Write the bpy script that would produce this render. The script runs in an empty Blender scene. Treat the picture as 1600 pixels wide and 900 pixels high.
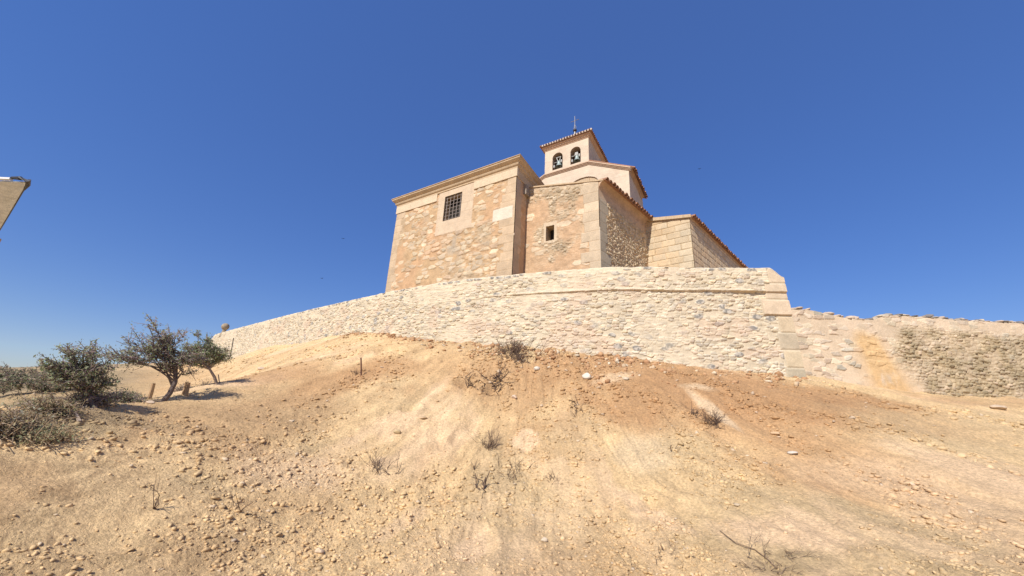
import bpy, math, random
import numpy as np
random.seed(7); RNG=np.random.default_rng(11)
sc=bpy.context.scene
COL=sc.collection
# ------------------------------------------------------------------ camera
F=590.; P=math.atan(185/F); ROLL=math.atan(95/2000); EYE=1.6
cam=bpy.data.cameras.new('camera'); co=bpy.data.objects.new('camera',cam); COL.objects.link(co)
cam.sensor_width=36; cam.lens=F/1600*36; cam.clip_end=20000; cam.clip_start=.05
from mathutils import Matrix, Vector
co.matrix_world=Matrix.Translation((0,0,EYE))@Matrix.Rotation(math.pi/2+P,4,'X')@Matrix.Rotation(ROLL,4,'Z')
sc.camera=co
# ------------------------------------------------------------------ light
SUN_AZ=212.; SUN_EL=44.
w=bpy.data.worlds.new('World'); sc.world=w; w.use_nodes=True
nt=w.node_tree; bg=nt.nodes['Background']
sky=nt.nodes.new('ShaderNodeTexSky'); sky.sky_type='NISHITA'; sky.sun_disc=False
sky.sun_elevation=math.radians(SUN_EL); sky.sun_rotation=math.radians(SUN_AZ)
sky.altitude=600; sky.air_density=1.1; sky.dust_density=.15; sky.ozone_density=3.0
hs=nt.nodes.new('ShaderNodeHueSaturation'); hs.inputs['Hue'].default_value=.514; hs.inputs['Saturation'].default_value=1.36; hs.inputs['Value'].default_value=1.0
nt.links.new(sky.outputs[0],hs.inputs['Color']); gm=nt.nodes.new('ShaderNodeGamma'); gm.inputs[1].default_value=.86; nt.links.new(hs.outputs[0],gm.inputs[0]); ma=nt.nodes.new('ShaderNodeVectorMath'); ma.operation='MULTIPLY_ADD'; ma.inputs[1].default_value=(.6,.61,.68); ma.inputs[2].default_value=(.316,.50,1.265)
nt.links.new(gm.outputs[0],ma.inputs[0]); nt.links.new(ma.outputs[0],bg.inputs[0])
bg.inputs[1].default_value=.112
sl=bpy.data.lights.new('sun','SUN'); sl.energy=4.3; sl.angle=math.radians(.53); sl.color=(1,.955,.88)
so=bpy.data.objects.new('sun',sl); COL.objects.link(so)
a=math.radians(SUN_AZ); e=math.radians(SUN_EL)
sd=Vector((math.sin(a)*math.cos(e),math.cos(a)*math.cos(e),math.sin(e)))
so.rotation_euler=sd.to_track_quat('Z','Y').to_euler()
sc.view_settings.view_transform='Standard'; sc.view_settings.look='None'
sc.view_settings.exposure=.5; sc.view_settings.gamma=1; sc.view_settings.use_curve_mapping=False
sc.render.engine='CYCLES'
# ------------------------------------------------------------------ helpers
def ray(px,py):
    u=px-800; v=450-py; c,s=math.cos(ROLL),math.sin(ROLL)
    x=u*c-v*s; y=u*s+v*c
    return np.array([x,F*math.cos(P)-y*math.sin(P),F*math.sin(P)+y*math.cos(P)])
def azt(px,py):
    d=ray(px,py); return math.atan2(d[0],d[1]), d[2]/math.hypot(d[0],d[1])
def atR(px,py,R):
    d=ray(px,py); return d*R/math.hypot(d[0],d[1])+np.array([0,0,EYE])
def on_wall(px,py,p0,di):
    "metres along and height where the pixel's ray meets the upright plane through p0 along di"
    d=ray(px,py); A=np.array([[di[0],-d[0]],[di[1],-d[1]]]); u,t=np.linalg.solve(A,-np.array(p0[:2]))
    return u, t*d[2]+EYE
def hsh(i,j,s=0):
    i=np.asarray(i).astype(np.int64); j=np.asarray(j).astype(np.int64)
    h=(i*374761393+j*668265263+s*1442695041)&0x7fffffff
    h=((h^(h>>13))*1274126177)&0x7fffffff; h=((h^(h>>16))*2246822519)&0x7fffffff
    return ((h^(h>>15))&0xffffff)/float(0xffffff)
def vn(x,y,s=0):
    xi=np.floor(x); yi=np.floor(y); fx=x-xi; fy=y-yi
    fx=fx*fx*(3-2*fx); fy=fy*fy*(3-2*fy)
    a=hsh(xi,yi,s);b=hsh(xi+1,yi,s);c=hsh(xi,yi+1,s);d=hsh(xi+1,yi+1,s)
    return (a+(b-a)*fx)*(1-fy)+(c+(d-c)*fx)*fy
def fbm(x,y,s=0,o=4,g=.5):
    t=0;amp=1;n=0
    for k in range(o):
        t=t+amp*vn(x*2**k+17.3*k,y*2**k+9.1*k,s+k); n+=amp; amp*=g
    return t/n        # 0..1
def worley(x,y,s=0,jit=.9):
    xi=np.floor(x); yi=np.floor(y); f1=np.full(x.shape,9.);f2=np.full(x.shape,9.);id1=np.zeros(x.shape);id2=np.zeros(x.shape)
    for dx in(-1,0,1):
        for dy in(-1,0,1):
            cx=xi+dx;cy=yi+dy
            px=cx+.5+jit*(hsh(cx,cy,s)-.5); py=cy+.5+jit*(hsh(cx,cy,s+5)-.5)
            d=np.hypot(x-px,y-py); m=d<f1
            f2=np.where(m,f1,np.minimum(f2,d)); id1=np.where(m,hsh(cx,cy,s+9),id1); id2=np.where(m,hsh(cx,cy,s+13),id2); f1=np.where(m,d,f1)
    return f1,f2,id1,id2
def ss(a,b,x):
    t=np.clip((x-a)/(b-a),0,1); return t*t*(3-2*t)
def mix(a,b,t):
    t=np.asarray(t)[...,None]; return np.asarray(a)*(1-t)+np.asarray(b)*t
def link(o,parent=None):
    COL.objects.link(o)
    if parent is not None: o.parent=parent
    return o
def mesh(name,V,Fc,mat,parent=None,col=None,smooth=False,mi=None):
    "V (n,3); Fc list/array of faces; world coordinates; one linked mesh object"
    me=bpy.data.meshes.new(name); V=np.asarray(V,dtype=np.float32)
    if isinstance(Fc,np.ndarray):
        k=Fc.shape[1]; n=len(Fc)
        me.vertices.add(len(V)); me.vertices.foreach_set('co',V.ravel())
        me.loops.add(n*k); me.loops.foreach_set('vertex_index',Fc.astype(np.int32).ravel())
        me.polygons.add(n); me.polygons.foreach_set('loop_start',np.arange(0,n*k,k,dtype=np.int32))
        me.polygons.foreach_set('loop_total',np.full(n,k,dtype=np.int32)); me.update(calc_edges=True)
    else:
        me.from_pydata([tuple(map(float,v)) for v in V],[],[tuple(map(int,f)) for f in Fc]); me.update()
    if col is not None:
        at=me.color_attributes.new('Col','FLOAT_COLOR','POINT')
        c=np.ones((len(V),4),dtype=np.float32); c[:,:3]=col; at.data.foreach_set('color',c.ravel())
    for m in (mat if isinstance(mat,(list,tuple)) else [mat]): me.materials.append(m)
    if mi is not None: me.polygons.foreach_set('material_index',np.asarray(mi,dtype=np.int32))
    if smooth: me.polygons.foreach_set('use_smooth',np.ones(len(me.polygons),dtype=bool))
    o=bpy.data.objects.new(name,me)
    return link(o,parent)
def thing(name,label,cat,group=None):
    o=bpy.data.objects.new(name,None); o.empty_display_size=.3; COL.objects.link(o); tag(o,label,cat,group); return o
def tag(o,label,cat,group=None,kind=None):
    if label:o['label']=label
    if cat:o['category']=cat
    if group:o['group']=group
    if kind:o['kind']=kind
    return o
class MB:
    def __init__(s): s.v=[];s.f=[];s.m=[];s.c=[]
    def add(s,v,f,m=0,c=None):
        b=len(s.v); s.v.extend([tuple(p) for p in v]); s.f.extend([tuple(b+i for i in q) for q in f]); s.m.extend([m]*len(f))
        s.c.extend([c if c is not None else (1,1,1)]*len(v))
    def hexa(s,b,t,m=0,c=None):
        "b: four bottom corners ccw, t: four top corners"
        s.add(list(b)+list(t),[(3,2,1,0),(4,5,6,7),(0,1,5,4),(1,2,6,5),(2,3,7,6),(3,0,4,7)],m,c)
    def obox(s,o,a,b,h,m=0,c=None):
        o,a,b=map(np.asarray,(o,a,b)); h=np.array([0,0,h]) if np.isscalar(h) else np.asarray(h)
        s.hexa([o,o+a,o+a+b,o+b],[o+h,o+a+h,o+a+b+h,o+b+h],m,c)
    def tube(s,pts,rad,n=6,m=0,c=None,cap=True):
        pts=[np.asarray(p,float) for p in pts]; rings=[]
        for i,p in enumerate(pts):
            t=pts[min(i+1,len(pts)-1)]-pts[max(i-1,0)]; t=t/(np.linalg.norm(t)+1e-9)
            r=np.array([1,0,0]) if abs(t[0])<.8 else np.array([0,1,0])
            a=np.cross(t,r); a/=np.linalg.norm(a); b=np.cross(t,a)
            q=rad[i] if hasattr(rad,'__len__') else rad
            rings+= [p+q*(a*math.cos(k*2*math.pi/n)+b*math.sin(k*2*math.pi/n)) for k in range(n)]
        f=[(i*n+k,i*n+(k+1)%n,(i+1)*n+(k+1)%n,(i+1)*n+k) for i in range(len(pts)-1) for k in range(n)]
        if cap: f+=[tuple(range(n-1,-1,-1)),tuple((len(pts)-1)*n+k for k in range(n))]
        s.add(rings,f,m,c)
    def lathe(s,o,prof,n=16,m=0,c=None):
        o=np.asarray(o); v=[];L=len(prof)
        for r,z in prof: v+=[o+np.array([r*math.cos(k*2*math.pi/n),r*math.sin(k*2*math.pi/n),z]) for k in range(n)]
        s.add(v,[(i*n+k,i*n+(k+1)%n,(i+1)*n+(k+1)%n,(i+1)*n+k) for i in range(L-1) for k in range(n)],m,c)
    def build(s,name,mat,parent=None,smooth=False,col=False):
        return mesh(name,s.v,s.f,mat,parent,col=np.array(s.c) if col else None,smooth=smooth,mi=s.m)
def material(name,color=(.5,.5,.5),rough=.9,attr=False,var=.25,scale=6.,bump=.3,bscale=30.,metal=0,bdist=.02,streak=None,fine=.18,trans=None):
    m=bpy.data.materials.new(name); m.use_nodes=True; n=m.node_tree; N=n.nodes; L=n.links
    b=N['Principled BSDF']; b.inputs['Roughness'].default_value=rough; b.inputs['Metallic'].default_value=metal
    b.inputs['Specular IOR Level'].default_value=.25
    tc=N.new('ShaderNodeTexCoord')
    if attr:
        c=N.new('ShaderNodeAttribute'); c.attribute_name='Col'; cs=c.outputs['Color']
    else:
        c=N.new('ShaderNodeRGB'); c.outputs[0].default_value=(*color,1); cs=c.outputs[0]
    prev=cs
    for sc_,amt,det in ((scale,var,5),(scale*7.3,fine,3)):
        if amt<=0: continue
        t=N.new('ShaderNodeTexNoise'); t.inputs['Scale'].default_value=sc_; t.inputs['Detail'].default_value=det; t.inputs['Roughness'].default_value=.65
        L.new(tc.outputs['Object'],t.inputs['Vector'])
        r=N.new('ShaderNodeMapRange'); r.inputs[1].default_value=.28; r.inputs[2].default_value=.72; r.inputs[3].default_value=1-amt; r.inputs[4].default_value=1+amt*.8
        L.new(t.outputs[0],r.inputs[0])
        mm=N.new('ShaderNodeVectorMath'); mm.operation='MULTIPLY'; L.new(prev,mm.inputs[0])
        L.new(r.outputs[0],mm.inputs[1]); prev=mm.outputs[0]
    L.new(prev,b.inputs['Base Color'])
    if bump>0:
        t=N.new('ShaderNodeTexNoise'); t.inputs['Scale'].default_value=bscale; t.inputs['Detail'].default_value=6; t.inputs['Roughness'].default_value=.7
        L.new(tc.outputs['Object'],t.inputs['Vector'])
        bp=N.new('ShaderNodeBump'); bp.inputs['Strength'].default_value=bump; bp.inputs['Distance'].default_value=bdist
        L.new(t.outputs[0],bp.inputs['Height']); L.new(bp.outputs[0],b.inputs['Normal'])
    return m
M_earth=material('earth',attr=True,var=.16,scale=2.6,fine=.3,bump=1.,bscale=24,bdist=.05)
M_stone=material('masonry',attr=True,var=.12,scale=3.,fine=.14,bump=.6,bscale=35,bdist=.02)
M_cut=material('cut_stone',(.49,.36,.225),var=.16,scale=2.5,bump=.35,bscale=30,bdist=.01)
M_soft=material('soft_plaster',attr=True,var=.08,scale=1.5,fine=.08,bump=.25,bscale=22,bdist=.015)
M_tile=material('clay_tile',(.33,.17,.10),var=.35,scale=5,bump=.3)
M_tileend=material('lime_mortar',(.62,.53,.43),var=.15,scale=9)
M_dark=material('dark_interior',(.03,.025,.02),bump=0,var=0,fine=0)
M_iron=material('weathered_iron',(.07,.055,.05),rough=.6,metal=.4,var=.2,bump=.1)
M_paleiron=material('grey_iron',(.22,.21,.2),rough=.5,metal=.4,var=.1,bump=0)
M_bell=material('old_bronze',(.30,.35,.33),rough=.5,metal=.35,var=.25,scale=8,bump=.1)
M_yoke=material('painted_timber',(.42,.41,.38),var=.15,bump=.1)
M_wood=material('weathered_post',(.42,.27,.15),var=.25,scale=9,bump=.4)
M_bark=material('bark',(.16,.12,.10),var=.3,scale=12,bump=.6)
M_barkp=material('pale_bark',(.34,.26,.2),var=.3,scale=12,bump=.6)
M_twig=material('twigs',(.24,.175,.165),var=.25,scale=7,bump=0)
M_dry=material('dry_stems',(.29,.205,.125),var=.3,scale=5,bump=0)
M_dead=material('dead_twigs',(.13,.085,.06),var=.3,scale=6,bump=0)
M_leafs=[material('leaf_'+n,c,rough=.6,var=.3,scale=3,bump=0,fine=.1) for n,c in (('olive',(.32,.34,.18)),('grey',(.40,.39,.27)),('dark',(.19,.21,.12)),('straw',(.48,.39,.22)),('green',(.24,.31,.13)),('dusty',(.42,.33,.24)))]
for _m in M_leafs:
    _n=_m.node_tree; _b=_n.nodes['Principled BSDF']; _o=_n.nodes['Material Output']; _t=_n.nodes.new('ShaderNodeBsdfTranslucent'); _x=_n.nodes.new('ShaderNodeMixShader'); _x.inputs[0].default_value=.35
    _n.links.new(_b.inputs['Base Color'].links[0].from_socket,_t.inputs[0]); _n.links.new(_b.outputs[0],_x.inputs[1]); _n.links.new(_t.outputs[0],_x.inputs[2]); _n.links.new(_x.outputs[0],_o.inputs[0])
M_render=material('cream_render',(.50,.45,.37),var=.1,scale=3,bump=.2)
M_white=material('white_fascia',(.75,.74,.7),var=.05,bump=0,fine=0)
M_black=material('dark_gutter',(.05,.05,.055),rough=.4,bump=0,var=.1)
M_bird=material('bird_feathers',(.02,.02,.025),bump=0,var=0,fine=0)
# ------------------------------------------------------------------ wall plan
S=.85; WT=EYE+6.4*S                       # top of the retaining wall
toppx=[(330,523),(350,517),(420,498),(500,478),(600,455),(700,437),(800,427),(900,419),(960,415),(1050,416),(1150,417),(1222,418)]
WP=[]
for q in toppx:
    d=ray(*q); WP.append(d[:2]*(WT-EYE)/d[2])
WP=np.array(WP)
def smooth_path(Pp,n):
    for _ in range(4):     # chaikin-like smoothing keeps the ends
        Q=[Pp[0]]
        for a_,b_ in zip(Pp[:-1],Pp[1:]): Q+= [a_*.75+b_*.25,a_*.25+b_*.75]
        Q.append(Pp[-1]); Pp=np.array(Q)
    L=np.r_[0,np.cumsum(np.linalg.norm(np.diff(Pp,axis=0),axis=1))]
    t=np.linspace(0,L[-1],n); return np.c_[np.interp(t,L,Pp[:,0]),np.interp(t,L,Pp[:,1])],t
WPATH,WU=smooth_path(WP,900); WL=WU[-1]
CORNER=WPATH[-1]
def wall_at_az(az):
    a_=np.arctan2(WPATH[:,0],WPATH[:,1]); return np.interp(az,a_,WPATH[:,0]),np.interp(az,a_,WPATH[:,1])
botpx=[(335,560),(450,535),(560,520),(650,528),(740,540),(850,545),(1000,562),(1100,572),(1268,590)]
BZ=[];BA=[]
for q in botpx:
    a_,t_=azt(*q); x_,y_=wall_at_az(a_); BA.append(a_); BZ.append(EYE+t_*math.hypot(x_,y_))
def base_z(az): return np.interp(az,BA,BZ)
# right hand wall: from the corner nearly along +x
RT=EYE+atR(1262,482,math.hypot(*CORNER)+.3)[2]-EYE     # its top
d=ray(1600,500); RE=d[:2]*(RT-EYE)/d[2]
RP0=CORNER+np.array([-.1,.35]); RD=(RE-RP0)/np.linalg.norm(RE-RP0); RL=34.
RN=np.array([RD[1],-RD[0]])
# ------------------------------------------------------------------ terrain
ctl=[]
def cp(px,py,R): p=atR(px,py,R); ctl.append(p)
for az_ in np.linspace(BA[0],BA[-1],14):
    x_,y_=wall_at_az(az_); z_=float(base_z(az_)); ctl.append(np.array([x_,y_,z_]))
    n_=np.array([x_,y_])/math.hypot(x_,y_); ctl.append(np.array([x_+n_[0]*2.,y_+n_[1]*2.,z_+.2]))
for q,r in (((1430,612),None),((1600,628),None)):
    u_,z_=on_wall(*q,RP0,RD); p_=RP0+RD*u_; ctl.append(np.array([p_[0],p_[1],z_])); ctl.append(np.array([p_[0]+.3,p_[1]+2,z_+.1]))
ctl.append(np.array([*(RP0+RD*20),2.2]))
cp(800,899,6.4); cp(400,899,6.5); cp(0,899,6.7); cp(1200,899,6.9); cp(1599,899,8.4)
cp(800,720,9.6); cp(800,620,12.2); cp(1100,700,10.3); cp(1400,760,10.6); cp(1590,720,13.6)
cp(500,700,10.4); cp(300,760,8.7); cp(0,760,8.3); cp(200,700,9.8); cp(600,800,8.1); cp(1000,800,8.2)
cp(0,686,9.7); cp(120,652,10.9); cp(200,638,11.9); cp(255,628,12.8); cp(300,614,13.6); cp(337,601,14.2); cp(255,668,11.2); cp(335,650,11.8); cp(400,612,13.6); cp(500,620,13.2); cp(420,680,10.8)
cp(300,582,43); cp(200,584,43); cp(120,589,43); cp(0,595,42); cp(60,612,30); cp(230,608,30)
for x_,y_,z_ in ((0,0,-.1),(-4,0,-.3),(4,0,-.2),(0,-8,-.4),(-12,-5,-.5),(12,-5,-.2),(-20,6,-.6),(20,4,.9),(-11.7,9.4,.45),(-12.2,11.4,.5),(-12.6,13.5,.6),(-13.5,16.3,.8),(-17,17,.3),(-16,12,-.1),
                 (-26,16,-.4),(0,40,4),(20,40,3.5),(-10,55,3),(40,20,2),(-50,10,0),(45,-5,.5),(0,-40,-.6),(-50,-30,-.5)):
    ctl.append(np.array([x_,y_,z_],float))
ctl=np.array(ctl)
def _tps_solve(C,lam=.02):
    n=len(C); d=np.hypot(C[:,None,0]-C[None,:,0],C[:,None,1]-C[None,:,1]); K=np.where(d>0,d*d*np.log(d+1e-9),0)
    A=np.zeros((n+3,n+3)); A[:n,:n]=K+lam*np.eye(n); A[:n,n]=1;A[:n,n+1:]=C[:,:2];A[n,:n]=1;A[n+1:,:n]=C[:,:2].T
    return np.linalg.solve(A,np.r_[C[:,2],0,0,0])
TW=_tps_solve(ctl)
def tps(x,y):
    z=TW[-3]+TW[-2]*x+TW[-1]*y
    for i,c in enumerate(ctl):
        r2=(x-c[0])**2+(y-c[1])**2; z=z+TW[i]*.5*r2*np.log(r2+1e-12)
    return z
HC=np.array([1.5,20.])                       # the hill the erosion runs down from
DIGS=[]
for px_,py_,R_,r_,d_ in ((735,602,12.8,.45,.16),(775,606,12.5,.40,.18),(822,566,14.0,.5,.16),(700,575,14.4,.4,.12),(905,648,11.2,.25,.10),(610,578,15.6,.7,.14),(530,600,16.,.5,.12),(1050,575,14.2,.5,.12),(950,570,14.0,.5,.10),(1085,650,11.9,.3,.10),(640,655,11.9,.35,.12),(1180,640,13.0,.5,.08),(560,740,9.7,.4,.07),(1010,790,8.4,.35,.07)):
    p_=atR(px_,py_,R_); DIGS.append((p_[0],p_[1],r_,d_))
def patch_fields(x,y):
    "0..1 masks: cloddy, smooth clay"
    ph=np.arctan2(x-HC[0],-(y-HC[1])); rr=np.hypot(x-HC[0],y-HC[1]); wp_=.12*(fbm(x*.7,y*.7,30,3)-.5)
    st=fbm((ph+wp_)*11+3,rr*.3,31,4)
    n=fbm(x*.45+5,y*.45,41,5)
    rb_=((x-RP0[0])*RD[0]+(y-RP0[1])*RD[1]); rd_=-((x-RP0[0])*-RN[0]+(y-RP0[1])*-RN[1])
    clod=ss(.44,.60,.45*n+.55*st+.16*ss(3.5,5,rb_)*ss(6,4,rd_))
    sm=ss(.53,.64,fbm(x*.55-7,y*.5+3,47,4)*.5+.5*fbm((ph+wp_)*10+1,rr*.22,52,4))
    return clod,sm*(1-.6*clod),ph,rr
def ground(x,y,fine=True):
    x=np.asarray(x,float);y=np.asarray(y,float); R=np.hypot(x,y)
    wf=ss(52,75,R)
    z=tps(x,y)*(1-wf)+wf*(.9+1.1*(fbm(x*.004,y*.004,3,3)-.5)+2.*ss(100,1500,R)*(fbm(x*.002+3,y*.002,8,2)-.55))
    clod,sm,ph,rr=patch_fields(x,y)
    near=1-ss(60,90,R); far=1-.6*ss(10,14,R)*(1-ss(-.62,-.40,np.arctan2(x,y)))
    wp_=.10*(fbm(x*.9,y*.9,64,3)-.5)
    z=z+near*far*(.26*(fbm(x*.45,y*.45,61,4)-.5)+.20*(fbm((ph+wp_)*12,rr*.35,63,5)-.5)+.10*(fbm((ph+wp_)*34,rr*.8,65,3)-.5)+.07*(fbm((ph+.4*wp_)*70,rr*1.1,68,4)-.5))
    for dx_,dy_,dr_,dd_ in DIGS:
        q_=np.hypot(x-dx_,(y-dy_)*1.5)/dr_+.9*(fbm(x*2.2,y*2.2,79,4)-.5); z=z-dd_*(1-ss(.35,.95,q_))+.35*dd_*(1-ss(.0,.35,np.abs(q_-1.15)))
    if fine:
        k=near*(1-ss(25,45,R)*.5)
        wx_=x+.10*(fbm(x*5,y*5,76,3)-.5)*2; wy_=y+.10*(fbm(x*5+9,y*5,77,3)-.5)*2
        for sc_,am,sd_ in ((.34,.014,71),(.16,.020,72),(.075,.014,73),(.035,.008,74)):
            f1,f2,i1,i2=worley(wx_/sc_,wy_/sc_,sd_,1.) if sd_ in (71,74) else worley(((ph+.05*(fbm(x*1.1,y*1.1,78,3)-.5))*13+(wx_-x))/sc_,(rr+(wy_-y))/(sc_*2.1),sd_,1.)
            b=np.minimum(ss(.0,.32,f2-f1),1.)*(i1>.45)*(.25+i2)*(.6+.8*vn(wx_/sc_*2.1,wy_/sc_*2.1,sd_+3))
            z=z+k*am*b*(.22+.75*clod)*(1-.8*sm)
        z=z+k*.045*(fbm(x*6,y*6,75,5,.6)-.5)*(1-.55*sm)
    return z
def hit(px,py):
    "where the pixel's ray meets the ground"
    d=ray(px,py); h=math.hypot(d[0],d[1]); rs=np.linspace(2.5,60,1500)
    x=d[0]/h*rs;y=d[1]/h*rs; zz=EYE+d[2]/h*rs; g=ground(x,y,False); k=np.argmax(zz<g)
    return np.array([x[k],y[k],float(ground(np.array([x[k]]),np.array([y[k]]))[0])])
def gz(x,y): return float(ground(np.array([float(x)]),np.array([float(y)]))[0])
# radial sheet: dense in front, coarse behind, out to the horizon
az=np.r_[np.linspace(-180,-66,58)[:-1],np.linspace(-66,62,1150),np.linspace(62,180,60)[1:]]*math.pi/180
rad=np.r_[0.05,.6,1.2,np.geomspace(2.,34,720),np.geomspace(34.3,80,90),np.geomspace(85,9000,60)]
A_,R_=np.meshgrid(az,rad); X=R_*np.sin(A_);Y=R_*np.cos(A_)
Z=ground(X.ravel(),Y.ravel()).reshape(X.shape)
TAN=np.array([.66,.455,.235]); SAND=np.array([.68,.50,.31]); OLV=np.array([.56,.40,.215]); RED=np.array([.43,.245,.115]); BRN=np.array([.46,.29,.145]); CLAY=np.array([.70,.485,.285])
xr,yr=X.ravel(),Y.ravel()
clod,sm,ph,rr=patch_fields(xr,yr)
col=np.tile(TAN,(len(xr),1))
col=mix(col,OLV,.75*ss(.5,.68,fbm(xr*.42+9,yr*.42,81,4)))
col=mix(col,BRN,.45*ss(.5,.64,fbm(ph*6+3,rr*.35,84,4)))
col=mix(col,CLAY,.8*sm)
col=col*(.82+.36*fbm(ph*60+.5*fbm(xr*2,yr*2,85,3),rr*1.2,86,4))[:,None]
col=mix(col,RED,.35*ss(.62,.76,fbm(xr*.6+2,yr*.6,87,4)))
def blob(px,py,rx,ry,rot,color,amt,edge=.5,seed=0):
    global col
    c=hit(px,py); dx=xr-c[0]; dy=yr-c[1]; cr,sr=math.cos(rot),math.sin(rot)
    a_=(dx*cr+dy*sr)/rx; b_=(-dx*sr+dy*cr)/ry
    d_=np.hypot(a_,b_)+.75*(fbm(xr*1.3+seed,yr*1.3,90+seed,5)-.5)
    col=mix(col,color,amt*(1-ss(1-edge,1+edge*.3,d_)))
# darker freshly dug soil under the wall and pale clay scars
blob(950,575,5.4,1.5,-.05,RED,.85,.5,1); blob(1040,612,3.2,1.5,.1,RED,.9,.5,2); blob(1230,620,3.8,1.7,-.1,RED,.9,.5,3); blob(1370,645,2.6,1.3,-.1,RED*.97,.9,.5,4)
blob(1330,740,1.6,1.5,.6,RED*1.1,.65,.6,5); blob(1180,665,2.4,1.,-.2,RED*1.12,.7,.6,6)
blob(600,578,1.8,.8,0,RED,.7,.6,7); blob(520,605,.9,2.2,-.5,RED,.75,.5,8); blob(420,585,2.2,1.2,.2,RED*1.1,.65,.6,9); blob(450,640,1.8,1.6,-.4,BRN,.7,.6,10); blob(340,665,2.,1.4,-.3,BRN,.7,.6,11)
blob(720,570,1.6,.9,0,BRN*1.15,.6,.6,12); blob(800,620,1.6,1.0,0,BRN,.55,.6,13)
blob(1090,605,.7,.25,.0,SAND*1.02,.7,.6,14); blob(1110,640,.22,.9,.25,SAND,.8,.5,15); blob(960,590,.9,.3,.1,SAND*1.05,.6,.5,16)
blob(820,690,.34,.45,0,CLAY*1.03,.9,.3,17); blob(735,860,.28,.6,-.15,CLAY*1.06,.95,.3,18); blob(630,820,.2,.7,-.5,CLAY,.6,.5,19)
blob(1010,710,.8,.7,.1,np.array([.64,.48,.29]),.6,.5,20); blob(1210,830,1.3,.5,-.35,CLAY,.9,.5,21); blob(1010,800,.25,.9,.5,CLAY,.8,.5,22); blob(1500,760,2.6,1.3,-.3,CLAY*.98,.7,.6,23)
blob(470,740,1.3,.9,.3,CLAY*.97,.7,.6,24); blob(1560,850,1.8,1.1,0,CLAY*.97,.6,.6,25)
blob(1540,670,4.,1.6,0,OLV*1.05,.6,.6,26); blob(900,680,1.0,1.0,0,OLV*.92,.45,.6,27); blob(1080,700,.7,1.1,0,OLV*.85,.45,.6,28); blob(1400,820,.45,1.6,.6,OLV*.85,.7,.5,29)
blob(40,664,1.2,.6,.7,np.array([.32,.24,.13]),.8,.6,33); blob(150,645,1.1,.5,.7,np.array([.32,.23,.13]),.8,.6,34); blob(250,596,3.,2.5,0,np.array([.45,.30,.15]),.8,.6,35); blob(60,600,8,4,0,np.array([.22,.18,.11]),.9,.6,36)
blob(780,750,.9,.6,0,OLV*.8,.5,.6,30); blob(1230,880,.7,.25,0,OLV*.8,.7,.6,31)
# the far bank: sandy with scrub
Rr=np.hypot(xr,yr); az_v=np.arctan2(xr,yr); col=mix(col,np.array([.33,.24,.13]),(1-ss(-.80,-.66,az_v))*ss(12.5,15,Rr)*ss(-1.9,-1.6,az_v)*(.55+.4*ss(.35,.55,fbm(xr*.5,yr*.5,98,4))))
col=mix(col,np.array([.52,.33,.16]),(1-ss(-.66,-.60,az_v))*ss(-.80,-.70,az_v)*ss(15,20,Rr)*(.5+.4*ss(.35,.6,fbm(xr*.4,yr*.4,97,4))))
col=mix(col,np.array([.22,.18,.10]),ss(48,70,Rr)*(.45+.5*ss(.4,.6,fbm(xr*.03,yr*.03,99,4))))
nr,na=X.shape
idx=np.arange(nr*na).reshape(nr,na)
Fq=np.stack([idx[:-1,:-1],idx[:-1,1:],idx[1:,1:],idx[1:,:-1]],-1).reshape(-1,4)[:,::-1]
g=mesh('ground',np.c_[xr,yr,Z.ravel()],Fq,M_earth,col=col,smooth=False); tag(g,None,None,kind='structure')
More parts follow.
